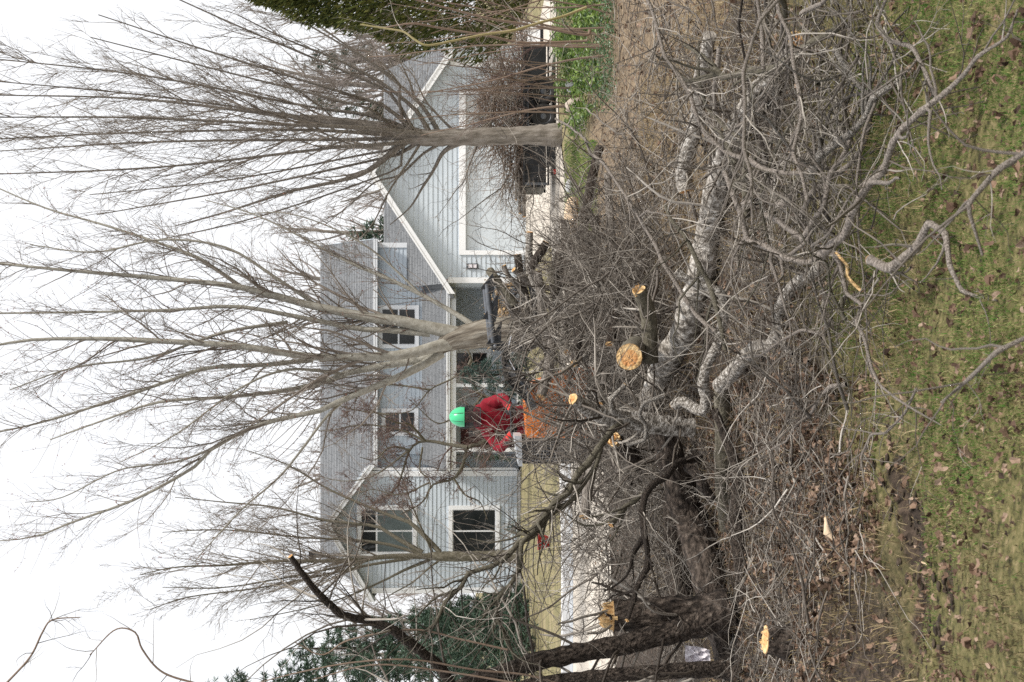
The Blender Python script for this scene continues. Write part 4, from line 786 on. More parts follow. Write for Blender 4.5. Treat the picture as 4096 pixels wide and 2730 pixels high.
# body: orange hood with sloping nose, dark rear screen, pale console
hd = MB(); zt = at(2098, 1600, LY - 0.3)[2]; hx0, hx1 = at(2150, 1752, LY - 0.3)[0], at(2150, 1490, LY - 0.3)[0]
hd.prism([(hx0, 0.52), (hx1 + 0.05, 0.52), (hx1 + 0.02, 0.86), (hx1 - 0.12, zt - 0.05), (hx1 - 0.3, zt), (hx0, zt - 0.03)], LY - 0.34, LY + 0.32); ho = hd.build('hood', 'orange_paint', ld, smooth=False)
for i in range(5): bx(ho, 'vent_slot', hx0 + 0.08, hx0 + 0.34, LY - 0.352, LY - 0.341, 0.72 + i * 0.06, 0.745 + i * 0.06, 'rubber')
bx(ho, 'side_stripe', hx0 + 0.02, hx1 - 0.05, LY - 0.349, LY - 0.341, 0.60, 0.66, 'black_steel')
rx0 = at(2120, 1852, LY - 0.2)[0]
rs = bx(ld, 'rear_screen', rx0, hx0 - 0.004, LY - 0.32, LY + 0.30, 0.55, at(2092, 1800, LY - 0.3)[2], 'rubber')
for i in range(7): bx(rs, 'screen_bar', rx0 + 0.03 + i * 0.034, rx0 + 0.04 + i * 0.034, LY - 0.332, LY - 0.321, 0.62, 1.26, 'grey_steel')
zc = at(2090, 1795, LY)[2]
cn = MB(); cn.prism([(rx0 - 0.03, zc + 0.01), (hx0 + 0.02, zc + 0.02), (hx0 + 0.02, zc + 0.10), (rx0 - 0.03, zc + 0.05)], LY - 0.30, LY + 0.30); co_ = cn.build('console', 'gutter_pan', ld, smooth=False)
for (dx, dy) in ((0.06, -0.2), (0.06, 0.15), (0.2, 0.0)):
    lv = MB(); lv.tubes([[(rx0 + dx, LY + dy, zc + 0.06), (rx0 + dx, LY + dy + 0.02, zc + 0.2)]], [[0.008, 0.012]], 6); lv.build('lever', 'black_steel', co_)
hb_ = MB(); hb_.tubes([catmull([at(2075, 1745, LY + 0.3), at(2048, 1740, LY + 0.42), at(2046, 1680, LY + 0.45), at(2046, 1625, LY + 0.42), at(2075, 1615, LY + 0.3)], [0.016] * 5, m=20)[0]], [np.full(20, 0.016)], 8).build('handlebar', 'black_steel', ld)
bx(ld, 'chassis', lxa + 0.1, lxb - 0.1, LY - 0.2, LY + 0.195, 0.18, 0.515, 'black_steel')
bx(ld, 'operator_platform', at(2400, 1760, LY + 0.9)[0], at(2400, 1590, LY + 0.9)[0], LY + 0.45, LY + 1.15, 0.24, 0.28, 'black_steel')
# lift arms: a bent pair each side, with cylinder
arm_px = [(2135, 1640), (2108, 1585), (2055, 1505), (2014, 1440), (2030, 1385), (2085, 1375)]
for dy in (-0.40, 0.36):
    P, R = catmull([at(px, py, LY + dy - 0.02 * i) for i, (px, py) in enumerate(arm_px)], [0.05, 0.045, 0.04, 0.036, 0.034, 0.03], m=20); am = MB()
    bent_plate(am, P, R, -0.03, 0.03)
    am.build('lift_arm', 'grey_steel', ld, smooth=False)
cy = MB(); cy.tubes([[at(2130, 1560, LY - 0.44), at(2060, 1480, LY - 0.46)]], [[0.034, 0.034]], 10).build('hydraulic_cylinder', 'black_steel', ld)
rd_ = MB(); rd_.tubes([[at(2060, 1480, LY - 0.46), at(2022, 1410, LY - 0.47)]], [[0.018, 0.018]], 10).build('piston_rod', 'chrome', ld)
for k in range(3):
    hs = MB(); hs.tubes([catmull([at(2100, 1560 + k * 20, LY - 0.45), at(2030 - k * 8, 1500, LY - 0.52), at(2010 + k * 12, 1430, LY - 0.54), at(2040, 1385 + k * 5, LY - 0.5)], [0.013] * 4, m=18)[0]], [np.full(18, 0.014)], 6).build('hydraulic_hose', 'rubber', ld)
# grapple
GYY = LY - 0.75
gb = MB(); A, B = at(1948, 1138, GYY), at(1974, 1372, GYY)
gb.tubes([[A, (A + B) / 2, B]], [[0.028, 0.03, 0.032]], 8); gb.build('grapple_bar', 'grey_steel', ld)
gb2 = MB(); gb2.tubes([[A + [0, 0.5, 0.02], B + [0, 0.5, 0.02]]], [[0.028, 0.032]], 8).build('grapple_bar', 'grey_steel', ld)
for (bpx, bpy_, tpx, tpy) in ((1948, 1145, 1972, 1092), (1958, 1258, 1993, 1174), (1972, 1366, 2006, 1288)):
    for dy in (0.0, 0.25, 0.5):
        c = at(bpx, bpy_, GYY); t_ = at(tpx, tpy, GYY); d = (t_ - c); nrm = np.array([-d[2], 0, d[0]]); nrm /= np.linalg.norm(nrm)
        if nrm[2] < 0: nrm = -nrm
        tn = MB(); tn.prism([(q[0], q[2]) for q in (c + nrm * 0.05 - d * 0.25, t_, c - nrm * 0.07 + d * 0.25, c - nrm * 0.09 - d * 0.2)][::-1], GYY + dy - 0.015, GYY + dy + 0.015); tn.build('grapple_tine', 'black_steel', ld, smooth=False)
hg = MB(); hg.prism([(q[0], q[2]) for q in (at(1965, 1400, GYY), at(1972, 1365, GYY), at(2020, 1366, GYY), at(2110, 1372, GYY), at(2112, 1392, GYY), at(1995, 1404, GYY))], GYY - 0.03, GYY + 0.0); hgo = hg.build('hinge_plate', 'black_steel', ld, smooth=False)
hp = MB(); hc = at(1982, 1386, GYY - 0.03); lathe_x(hp, hc, [(-0.03, 0.0), (-0.03, 0.022), (0.0, 0.024)], 12); hp.build('hinge_pin', 'grey_steel', hgo)
bx(ld, 'grapple_back', at(2110, 1392, GYY)[0], at(2110, 1372, GYY)[0], GYY + 0.002, GYY + 0.55, at(2145, 1380, GYY)[2], at(2000, 1380, GYY)[2], 'black_steel')
for dy in (0.0, 0.18, 0.36, 0.54):
    P, R = catmull([at(2070, 1390, GYY + dy), at(2135, 1370, GYY + dy), at(2150, 1280, GYY + dy), at(2135, 1180, GYY + dy), at(2105, 1105, GYY + dy)], [0.06, 0.06, 0.05, 0.04, 0.012], m=18); lt = MB()
    bent_plate(lt, P, R, -0.015, 0.015)
    lt.build('lower_tine', 'black_steel', ld, smooth=False)
gc = MB(); gc.tubes([[at(2085, 1400, GYY + 0.2), at(2035, 1392, GYY + 0.2)]], [[0.03, 0.03]], 10).build('grapple_cylinder', 'black_steel', ld)
gr = MB(); gr.tubes([[at(2035, 1392, GYY - 0.05), at(2046, 1345, GYY - 0.05)]], [[0.016, 0.016]], 8).build('grapple_rod', 'chrome', ld)

# ================================================================== THE WORKER
PY = 16.75
pe = empty('person', (at(2400, 1670, PY)[0], PY, 0.28), 'person in dark red hoodie and green helmet with mesh visor, bent over the loader controls', 'person')
jn = {'pel': at(2105, 1682, PY + 0.08), 'sp1': at(2050, 1678, PY + 0.03), 'ch': at(1985, 1672, PY - 0.03), 'nb': at(1935, 1670, PY - 0.05), 'nk': at(1912, 1669, PY - 0.09), 'hd0': at(1885, 1668, PY - 0.13), 'hd1': at(1850, 1668, PY - 0.13), 'hd2': at(1822, 1668, PY - 0.11),
      'sR': at(1950, 1618, PY - 0.05), 'eR': at(2015, 1590, PY - 0.20), 'wR': at(2038, 1628, PY - 0.42),
      'sL': at(1952, 1728, PY - 0.05), 'eL': at(2002, 1800, PY - 0.18), 'wL': at(2040, 1742, PY - 0.42)}
for s_, dx in (('R', 0.09), ('L', -0.09)):
    jn['h' + s_] = jn['pel'] + np.array([dx, 0, -0.04]); jn['k' + s_] = np.array([jn['pel'][0] + dx * 1.2, PY - 0.02, 0.76]); jn['a' + s_] = np.array([jn['pel'][0] + dx * 1.3, PY + 0.06, 0.37]); jn['t' + s_] = np.array([jn['pel'][0] + dx * 1.5, PY - 0.12, 0.32])
names = list(jn); idx = {k: i for i, k in enumerate(names)}
eds = [('pel', 'sp1'), ('sp1', 'ch'), ('ch', 'nb'), ('nb', 'nk'), ('nk', 'hd0'), ('hd0', 'hd1'), ('hd1', 'hd2'), ('nb', 'sR'), ('sR', 'eR'), ('eR', 'wR'), ('nb', 'sL'), ('sL', 'eL'), ('eL', 'wL'), ('pel', 'hR'), ('hR', 'kR'), ('kR', 'aR'), ('aR', 'tR'), ('pel', 'hL'), ('hL', 'kL'), ('kL', 'aL'), ('aL', 'tL')]
rads = {'pel': (.17, .13), 'sp1': (.165, .13), 'ch': (.18, .135), 'nb': (.12, .10), 'nk': (.062, .062), 'hd0': (.072, .08), 'hd1': (.082, .095), 'hd2': (.07, .08), 'sR': (.085, .085), 'eR': (.066, .066), 'wR': (.05, .05), 'sL': (.085, .085), 'eL': (.066, .066), 'wL': (.05, .05),
        'hR': (.105, .105), 'kR': (.075, .075), 'aR': (.055, .055), 'tR': (.045, .04), 'hL': (.105, .105), 'kL': (.075, .075), 'aL': (.055, .055), 'tL': (.045, .04)}
pm = bpy.data.meshes.new('body'); pm.from_pydata([tuple(jn[k]) for k in names], [(idx[a], idx[b]) for a, b in eds], [])
po = bpy.data.objects.new('body', pm); COL.objects.link(po)
sk = po.modifiers.new('skin', 'SKIN'); sk.use_smooth_shade = True
for k in names:
    d = pm.skin_vertices[0].data[idx[k]]; d.radius = rads[k]; d.use_root = (k == 'pel')
po.modifiers.new('sub', 'SUBSURF').levels = 3
dg = bpy.context.evaluated_depsgraph_get(); dg.update()
bm_ = bpy.data.meshes.new_from_object(po.evaluated_get(dg)); po.modifiers.clear(); po.data = bm_
for mname in ('hoodie', 'trousers', 'skin', 'boots'): bm_.materials.append(MATS[mname])
zhip = jn['pel'][2] - 0.03; znk = jn['nk'][2] - 0.0
for f in bm_.polygons:
    c = f.center; f.use_smooth = True
    f.material_index = 2 if c.z > znk else (0 if c.z > zhip else (3 if c.z < 0.43 else 1))
bm_.update()
for v_ in bm_.vertices:
    if v_.co.z > zhip - 0.45 and v_.co.z < znk - 0.02: v_.co += v_.normal * (0.009 * mnoise.noise(Vector((v_.co.x * 9, v_.co.y * 9, v_.co.z * 22))) + 0.003 * mnoise.noise(v_.co * 45))
po.parent = pe; po.matrix_parent_inverse = pe.matrix_basis.inverted()
H = jn['hd1']
fc = MB(); ellipsoid(fc, H + [0, -0.10, -0.055], (0.016, 0.022, 0.028), 8); fc.build('nose', 'skin', pe)
for s_ in (-1, 1): ee = MB(); ellipsoid(ee, H + [0.032 * s_, -0.088, -0.02], (0.014, 0.008, 0.008), 8); ee.build('eye', 'glove_black', pe)
mo = MB(); ellipsoid(mo, H + [0, -0.092, -0.105], (0.026, 0.01, 0.007), 8); mo.build('mouth', 'maroon', pe)
HB = at(1858, 1668, PY - 0.13)
hl = MB(); ellipsoid(hl, HB, (0.122, 0.15, 0.178), 20, z0=0.0); he = hl.build('helmet', 'helmet_green', pe)
for s_ in (-1, 1):
    P = np.array([HB + np.array([s_ * (0.050 - 0.010 * math.sin(a)), -0.150 * math.cos(a) * 0.91, 0.178 * math.sin(a) * 0.91]) for a in np.linspace(0.12, 2.4, 16)]); sm = MB(); sm.tubes(P[None], np.full((1, 16), 0.006), 6); sm.build('helmet_rib', 'helmet_stripe', he)
P = np.array([HB + np.array([0.128 * math.cos(a), 0.157 * math.sin(a), -0.004]) for a in np.linspace(0, 2 * PI, 33)]); sm = MB(); sm.tubes(P[None], np.full((1, 33), 0.011), 6); sm.build('helmet_rim', 'glove_black', he)
# mesh visor: a curved dark screen that shows the face faintly
m, n, l, p = newmat('visor_mesh')
p.inputs['Base Color'].default_value = (0.02, 0.02, 0.022, 1); p.inputs['Roughness'].default_value = 0.5
tcv = n.new('ShaderNodeTexCoord'); ck = n.new('ShaderNodeTexChecker'); ck.inputs['Scale'].default_value = 260; l.new(tcv.outputs['Object'], ck.inputs['Vector'])
tp = n.new('ShaderNodeBsdfTransparent'); mxv = n.new('ShaderNodeMixShader'); cv = n.new('ShaderNodeMath'); cv.operation = 'MULTIPLY'; cv.inputs[1].default_value = 0.62; l.new(ck.outputs['Fac'], cv.inputs[0])
l.new(cv.outputs[0], mxv.inputs[0]); l.new(p.outputs[0], mxv.inputs[1]); l.new(tp.outputs[0], mxv.inputs[2]); l.new(mxv.outputs[0], [x for x in n if x.type == 'OUTPUT_MATERIAL'][0].inputs['Surface'])
va = np.linspace(-PI * 0.93, -PI * 0.07, 20); vv = np.linspace(0, 1, 8)
V = np.array([[HB + np.array([(0.128 - 0.02 * t * t) * math.cos(a), 0.165 * math.sin(a) * (1 - 0.04 * t), -0.012 - 0.175 * t]) for a in va] for t in vv]); i0, j0 = np.meshgrid(np.arange(7), np.arange(19), indexing='ij')
vi = MB().add(V, np.stack([i0 * 20 + j0, i0 * 20 + j0 + 1, (i0 + 1) * 20 + j0 + 1, (i0 + 1) * 20 + j0], -1)).build('visor', 'visor_mesh', pe)
sm = MB(); sm.tubes(np.concatenate([V[:, :1].reshape(-1, 3), V[-1], V[::-1, -1:].reshape(-1, 3)])[None], np.full((1, 36), 0.006), 5); sm.build('visor_edge', 'glove_black', vi)
for s_ in (-1, 1): em = MB(); ellipsoid(em, H + [0.108 * s_, 0.0, -0.03], (0.035, 0.05, 0.06), 10); em.build('ear_muff', 'glove_black', pe)
P = np.array([jn['nb'] + np.array([0.115 * math.cos(a), 0.095 * math.sin(a) + 0.02, 0.055 + 0.03 * math.sin(a)]) for a in np.linspace(0, 2 * PI, 25)]); hm = MB(); rough_tube(hm, P, np.full(25, 0.042), 10, 0.12, 6); hm.build('hood', 'hoodie', pe)
for s_ in (-1, 1):
    P = np.array([jn['nb'] + np.array([0.03 * s_, -0.12, 0.03]), jn['ch'] + np.array([0.035 * s_, -0.165, -0.02]), jn['ch'] + np.array([0.04 * s_, -0.165, -0.12])]); dm = MB(); dm.tubes(P[None], np.full((1, 3), 0.005), 5); dm.build('drawstring', 'hoodie', pe)
# gloves: palm, four unequal bent fingers and a thumb closed on the bar
for s_, w_, sg in (('R', jn['wR'], -1), ('L', jn['wL'], 1)):
    e_ = jn['e' + s_]; d = (w_ - e_) / np.linalg.norm(w_ - e_); side = np.array([sg * 0.35, -0.1, 0.93]); side = side - d * (side @ d); side /= np.linalg.norm(side); dn = np.cross(d, side); dn = dn if dn[2] < 0 else -dn
    g = MB(); g.tubes([[w_ - d * 0.05, w_ - d * 0.01, w_ + d * 0.03, w_ + d * 0.085]], [[0.046, 0.04, 0.043, 0.036]], 10); gl_ = g.build('glove', 'glove_red', pe)
    for k, (off, L) in enumerate(((0.034, 0.075), (0.012, 0.085), (-0.011, 0.08), (-0.033, 0.064))):
        b0 = w_ + d * 0.08 + side * off; f_ = MB(); f_.tubes(catmull([b0 - d * 0.02, b0 + d * L * 0.45 + dn * 0.006, b0 + d * L * 0.7 + dn * L * 0.4, b0 + d * L * 0.45 + dn * L * 0.75], [0.0125, 0.0115, 0.011, 0.009], m=10)[0][None], [np.linspace(0.0125, 0.009, 10)], 7); f_.build('finger', 'glove_black', gl_)
    b0 = w_ + d * 0.03 + side * 0.036; f_ = MB(); f_.tubes(catmull([b0, b0 + side * 0.025 + d * 0.03 + dn * 0.015, b0 + side * 0.012 + d * 0.055 + dn * 0.045], [0.014, 0.012, 0.01], m=8)[0][None], [np.linspace(0.014, 0.01, 8)], 7); f_.build('thumb', 'glove_black', gl_)

# ================================================================== LOGS, STUMPS AND CUT LIMBS
GRP_LOG = 'felled logs and limbs'
def cut_face(P, T, ring, parent, mt='wood_cut', out=0.004, bulge=0.0):
    """a sawn end: rings of slightly uneven wood inside the bark"""
    k = len(ring); c = ring.mean(0); v = []
    fr = (1.0, 0.95, 0.80, 0.64, 0.47, 0.30, 0.14); off = np.cross(T, rng.normal(size=3)) * np.linalg.norm(ring[0] - c) * 0.12
    for f in fr: v.append(c + off * (1 - f) + (ring - c) * f + T * (out * (1 if f < 1 else 0) + bulge * (1 - f) + (rng.normal(size=(k, 1)) * 0.0018 if f < 1 else 0)))
    v.append((c + off + T * (out + bulge))[None]); v = np.concatenate(v); mb = MB()
    fresh = mt.startswith('wood_cut'); ms = ['wood_rim', mt, 'wood_heart'] if fresh else [mt] * 3
    allq = [(0, [0]), (1, [1, 2]), (2, [3, 4, 5])]
    mb.add(v); mb.n = 0
    for mi, ra in allq: mb.q.append(np.array([(a * k + j, a * k + (j + 1) % k, (a + 1) * k + (j + 1) % k, (a + 1) * k + j) for a in ra for j in range(k)])); mb.qm.append(np.full(len(ra) * k, mi)); mb.quv.append(np.zeros((len(ra) * k * 4, 2)))
    mb.t.append(np.array([(6 * k + j, 6 * k + (j + 1) % k, 7 * k) for j in range(k)])); mb.tm.append(np.full(k, 2))
    return mb.build('cut_face', ms, parent, smooth=False)
def splinters(c, T, r, parent, n=9, L=0.12, mt='wood_cut', flat=0.3):
    u = np.cross(T, [0.2, 0.4, 0.9]); u /= np.linalg.norm(u); w_ = np.cross(T, u); mb = MB()
    for _ in range(n):
        a = rng.uniform(0, 2 * PI); q = r * rng.uniform(0.1, 0.85); b = c + (np.cos(a) * u + np.sin(a) * w_) * q; s = r * rng.uniform(0.16, 0.42); t = np.cross(T, rng.normal(size=3)); t /= np.linalg.norm(t); o = np.cross(T, t)
        h = L * rng.uniform(0.25, 1.0)
        v = [b - t * s - o * s * flat, b + t * s - o * s * flat, b + t * s + o * s * flat, b - t * s + o * s * flat, b + T * h - t * s * 0.5, b + T * h * 0.8 + t * s * 0.5]
        mb.add(np.array(v) - T * 0.02, [(0, 1, 5, 4), (3, 4, 5, 2)], [(1, 2, 5), (0, 4, 3)])
    return mb.build('splinters', mt, parent, smooth=False)
def shoots(P, R, parent, n, L=(0.2, 0.7), r=0.004, mt='branch', up=0.02, t0=0.05, sub=2.0, name='twigs', ang=55):
    A, RA = spawn(P[None], R[None], n, t0, 0.98, ang, 18, L, 8, 0.3, up=up, wig=0.16, rmin=r, absl=1.0)
    RA = np.minimum(RA, r * 2.4); mb = MB(); mb.tubes(A, RA, 5)
    if sub:
        B, RB = spawn(A, RA, int(n * sub), 0.15, 1.0, 45, 15, (0.3, 0.7), 5, 0.65, up=up, wig=0.18, rmin=r * 0.5, taper=0.6); mb.tubes(B, RB, 4)
        C, RC = spawn(B, RB, int(n * sub * 1.1), 0.1, 1.0, 48, 15, (0.25, 0.6), 4, 0.7, up=up, wig=0.18, rmin=r * 0.35, taper=0.5); mb.tubes(C, RC, 3)
    o = mb.build(name, mt, parent); o['kind'] = 'stuff'; return o
def log(name, tr, diam, label, bark, cat_='log', cut=(0, 0), amp=0.07, k=14, tw=0, twL=(0.2, 0.7), step=None, lump=0.0, wiggle=0.0, ridge=0.0, mt='wood_cut', group=GRP_LOG, twr=0.004, sub=2.0):
    """tr: (px, py, distance) down the middle of a stem in the photograph; diam: picture widths at those points"""
    pts = [at(*q) for q in tr]; dd = np.interp(np.linspace(0, 1, len(tr)), np.linspace(0, 1, len(diam)), diam); rr = [wpx(d, q[2]) / 2 for d, q in zip(dd, tr)]
    for q, r_ in zip(pts, rr): q[2] = max(q[2], r_ * 0.55)
    ridge = ridge or (0.12 if bark == 'bark_dark' and np.mean(rr) > 0.04 else 0.0); k = max(k, 26) if ridge else k; wiggle = wiggle or (0.030 if np.mean(rr) < 0.03 else 0.0); st = step or (0.045 if ridge else max(0.03, np.mean(rr) * 0.55)); P, R = catmull(pts, rr, step=st)
    thin = np.mean(rr) < 0.03 and bark not in ('stem_brown', 'stem_yellow') and not mt == 'none'
    if thin:                                                   # thin limbs run in short straight lengths between knots
        Pc, Rc = catmull(pts, rr, step=0.13); Pc[1:-1] += rng.normal(size=Pc[1:-1].shape) * 0.0135; nk = len(Pc)
        P = np.concatenate([np.linspace(Pc[i], Pc[i + 1], 5, endpoint=False) for i in range(nk - 1)] + [Pc[-1:]]); R = np.interp(np.linspace(0, nk - 1, len(P)), np.arange(nk), Rc * rng.uniform(0.88, 1.1, nk))
        P[1:-1] = P[1:-1] * 0.6 + 0.2 * (P[:-2] + P[2:]); R = R * (1 + 0.16 * (np.arange(len(R)) % 5 == 0))
    base = P[np.argmin(P[:, 2])]; o = empty(name, (base[0], base[1], max(0, base[2] - R.mean())), label, cat_, group)
    mb = MB(); r0, r1, T = rough_tube(mb, P, R, k, amp, 8, sd=rng.uniform(0, 50), lump=lump, ridge=ridge); mb.build('bark', bark, o)
    for side, c in zip((0, 1), cut):
        ring = (r0, r1)[side]; t_ = (-T[0], T[-1])[side]; ctr = ring.mean(0); rad = np.linalg.norm(ring - ctr, axis=1).mean()
        if c in (1, 2): cut_face(P, t_, ring, o, mt)
        if c == 2: splinters(ctr, t_, rad, o, 14, rad * 0.55, mt)
        if c == 3: cut_face(P, t_, ring, o, mt); splinters(ctr, t_, rad, o, 34, rad * 1.25, mt)
        if c == 0: cut_face(P, t_, ring, o, bark, 0.0)
    if thin and tw:
        for _ in range(2 + tw // 5):
            i = int(rng.integers(len(P) // 6, len(P) - 2)); t = P[i + 1] - P[i]; t /= np.linalg.norm(t); e = np.cross(t, rng.normal(size=3)); e /= np.linalg.norm(e); e[2] = abs(e[2]) * 0.8; f = t * 0.7 + e * 0.7
            S = grow(P[i:i + 1], f[None], np.array([rng.uniform(0.18, 0.6)]), 9, 0.0, 0.19); S[:, :, 2] = np.maximum(S[:, :, 2], 0.012); fm_ = MB(); fm_.tubes(S, (R[i] * 0.6 * np.linspace(1, 0.3, 9))[None], 6, jit=0.05); fm_.build('fork', bark, o)
    if tw: shoots(P, R, o, tw, twL, twr, sub=sub)
    return o, P, R

# --- the old many-stemmed trunk on the left: standing stump, two leaning stems, fallen stems
log('broken_stump', [(2905, 2440, 9.9), (2820, 2446, 9.9), (2700, 2455, 9.9), (2580, 2462, 9.9), (2452, 2462, 9.9)], [165, 140, 133, 130, 128], 'thick dark standing stump snapped off with a bright splintered top', 'bark_dark', 'stump', (0, 3), 0.10, 20, tw=13, twL=(0.3, 0.8))
o, P, R = log('leaning_trunk', [(2920, 2440, 9.8), (2800, 2492, 9.8), (2650, 2540, 9.75), (2500, 2578, 9.7), (2350, 2605, 9.65), (2250, 2626, 9.6), (2120, 2655, 9.6), (2020, 2690, 9.6), (1920, 2722, 9.6), (1800, 2770, 9.6), (1600, 2900, 9.6), (1300, 3050, 9.6)], [120, 86, 76, 70, 66, 56], 'long dark trunk leaning out of the stump toward the picture edge', 'bark_dark', 'trunk', (0, 1), 0.11, 16, tw=35, twL=(0.4, 1.2))
log('dark_limb', [(1820, 2790, 9.55), (1790, 2715, 9.5), (1744, 2653, 9.45), (1691, 2613, 9.4), (1626, 2561, 9.35), (1560, 2515, 9.3), (1468, 2482, 9.3), (1369, 2460, 9.25), (1290, 2390, 9.2), (1231, 2324, 9.15), (1162, 2226, 9.1)], [46, 44, 40, 36, 30, 22], 'dark bent limb with a blunt broken tip reaching up before the spruces', 'bark_dark', 'limb', (0, 1), 0.12, 12, tw=21, twL=(0.4, 1.3), twr=0.0045)
log('side_trunk', [(2935, 2690, 9.6), (2909, 2682, 9.6), (2791, 2679, 9.55), (2660, 2688, 9.5), (2528, 2694, 9.5), (2397, 2707, 9.5), (2233, 2722, 9.5), (2050, 2760, 9.5), (1800, 2850, 9.5)], [90, 66, 56, 52, 50, 44], 'dark trunk with an orange saw nick at the very edge of the picture', 'bark_dark', 'trunk', (0, 1), 0.11, 14, tw=13, twL=(0.4, 0.9))
log('fallen_trunk', [(2925, 2655, 10.0), (2900, 2560, 10.2), (2862, 2422, 10.5), (2832, 2290, 10.7), (2791, 2160, 11.0), (2745, 2028, 11.1), (2700, 1897, 11.0), (2668, 1780, 10.9), (2640, 1690, 10.85)], [118, 132, 136, 128, 112, 96], 'thickest dark furrowed trunk lying from the stump toward the tall pale limb', 'bark_dark', 'log', (0, 0), 0.10, 20, tw=3, twL=(0.3, 0.8))
log('fallen_trunk', [(2722, 2400, 11.9), (2716, 2300, 11.9), (2702, 2127, 11.9), (2690, 1950, 11.85), (2668, 1780, 11.8), (2640, 1690, 11.8)], [98, 95, 92, 86, 76], 'straight brown log lying behind the thickest trunk', 'bark_dark', 'log', (1, 0), 0.08, 16, tw=3)
log('fallen_trunk', [(2962, 2690, 9.75), (2978, 2560, 9.8), (2978, 2422, 9.8), (2958, 2225, 9.85), (2944, 2061, 9.9), (2950, 1900, 9.9), (2905, 1760, 10.0), (2860, 1640, 10.1)], [60, 58, 54, 48, 40, 30], 'thin dark stem lying in the leaves below the thickest trunk', 'bark_dark', 'log', (0, 0), 0.09, 12, tw=3)
log('fallen_trunk', [(2905, 2120, 10.5), (2896, 2040, 10.45), (2890, 1900, 10.4), (2893, 1760, 10.35), (2888, 1620, 10.3), (2886, 1540, 10.2)], [44, 60, 68, 66, 60], 'short mossy stem lying under the forked pale branch', 'bark_mossy', 'log', (0, 0), 0.07, 14, tw=3)
log('tall_pale_limb', [(2770, 1712, 10.6), (2650, 1702, 10.55), (2520, 1682, 10.5), (2430, 1665, 10.45), (2365, 1640, 10.4), (2320, 1612, 10.3), (2292, 1596, 10.25)], [72, 74, 72, 66, 58, 52], 'pale lumpy limb standing out of the pile with an orange star-shaped cut end', 'bark_pale', 'limb', (0, 2), 0.10, 16, tw=21, twL=(0.3, 0.9), lump=0.25)
log('crooked_branch', [(2560, 1700, 10.3), (2490, 1685, 10.2), (2440, 1640, 10.15), (2455, 1570, 10.1), (2500, 1540, 10.1)], [22, 26, 22, 16], 'crooked grey branch hooked round the tall pale limb', 'bark_pale', 'branch', (0, 1), 0.1, 10)
log('crooked_branch', [(2510, 1780, 10.2), (2560, 1770, 10.1), (2600, 1745, 10.1), (2585, 1690, 10.05), (2540, 1640, 10.0), (2600, 1600, 9.9), (2660, 1580, 9.85)], [15, 18, 16, 14], 'looping pale branch wrapped below the tall pale limb', 'bark_pale', 'branch', (0, 0), 0.1, 10)
# --- birch-like logs across the middle
log('birch_log', [(2600, 1600, 12.3), (2636, 1510, 11.9), (2688, 1416, 11.5), (2742, 1330, 11.2), (2762, 1244, 11.0), (2780, 1187, 10.9), (2803, 1101, 10.8), (2822, 1015, 10.7), (2842, 900, 10.6), (2876, 733, 10.2), (2914, 606, 9.8), (2965, 491, 9.3), (3023, 395, 8.9), (3093, 306, 8.5), (3144, 240, 8.3), (3185, 165, 8.1)], [88, 108, 112, 108, 104, 98, 92, 86], 'long pale peeling log running across the pile to an orange cut at right', 'bark_pale', 'log', (0, 1), 0.09, 18, tw=45, twL=(0.3, 1.0), lump=0.10)
log('white_branch', [(2694, 1625, 9.6), (2728, 1606, 9.55), (2775, 1632, 9.5), (2812, 1642, 9.45), (2824, 1600, 9.4), (2812, 1530, 9.35), (2831, 1451, 9.3), (2866, 1388, 9.25), (2889, 1302, 9.2), (2900, 1235, 9.15), (2885, 1175, 9.1), (2831, 1150, 9.1), (2762, 1125, 9.1), (2705, 1085, 9.1)], [40, 46, 44, 38, 30], 'white-barked kinked branch lying across the front of the long pale log', 'bark_pale', 'branch', (1, 0), 0.06, 14, tw=13, twL=(0.2, 0.6))
log('pale_branch', [(2880, 1545, 9.9), (2946, 1474, 9.6), (3012, 1400, 9.3), (3060, 1385, 9.1), (3107, 1388, 8.9), (3122, 1302, 8.6), (3130, 1221, 8.4), (3176, 1147, 8.2), (3262, 1101, 7.9), (3348, 1070, 7.6)], [66, 62, 58, 60, 56, 50], 'thick grey branch with a knee bend in front of the white kinked one', 'bark_pale', 'branch', (0, 0), 0.07, 14, tw=16, twL=(0.2, 0.6))
o, P, R = log('sawn_log', [(2516, 1428, 10.6), (2530, 1412, 11.1), (2545, 1396, 11.7)], [104, 106, 100], 'log end facing the viewer with a round orange sawn face', 'bark_mossy', 'log', (1, 0), 0.04, 28)
log('split_log', [(2602, 1450, 11.2), (2598, 1330, 11.15), (2590, 1244, 11.1), (2556, 1160, 11.0)], [62, 66, 64, 58], 'dark mossy log beside the round sawn face, splintered at one end', 'bark_mossy', 'log', (0, 3), 0.06, 14, tw=8)
log('grey_log', [(2842, 140, 10.6), (2814, 255, 10.8), (2796, 350, 10.95), (2788, 478, 11.1), (2752, 606, 11.3), (2732, 700, 11.4), (2745, 765, 11.4)], [52, 56, 60, 66, 66], 'grey patchy log lying on the straw at right behind the long pale log', 'bark_pale', 'log', (0, 1), 0.08, 14, tw=18, twL=(0.3, 0.9))
log('pale_pole', [(3290, 1020, 6.5), (3333, 970, 6.35), (3374, 912, 6.2), (3440, 804, 6.0), (3507, 696, 5.85), (3565, 597, 5.7), (3623, 522, 5.55), (3672, 481, 5.5), (3739, 398, 5.4), (3813, 331, 5.3), (3880, 273, 5.2), (3938, 224, 5.1), (4029, 149, 5.0), (4130, 40, 4.9)], [38, 34, 31, 26, 17, 9], 'smooth pinkish-white branch slanting down to the bottom corner of the lawn', 'bark_purple', 'branch', (0, 0), 0.05, 12, tw=24, twL=(0.15, 0.5), twr=0.0035)
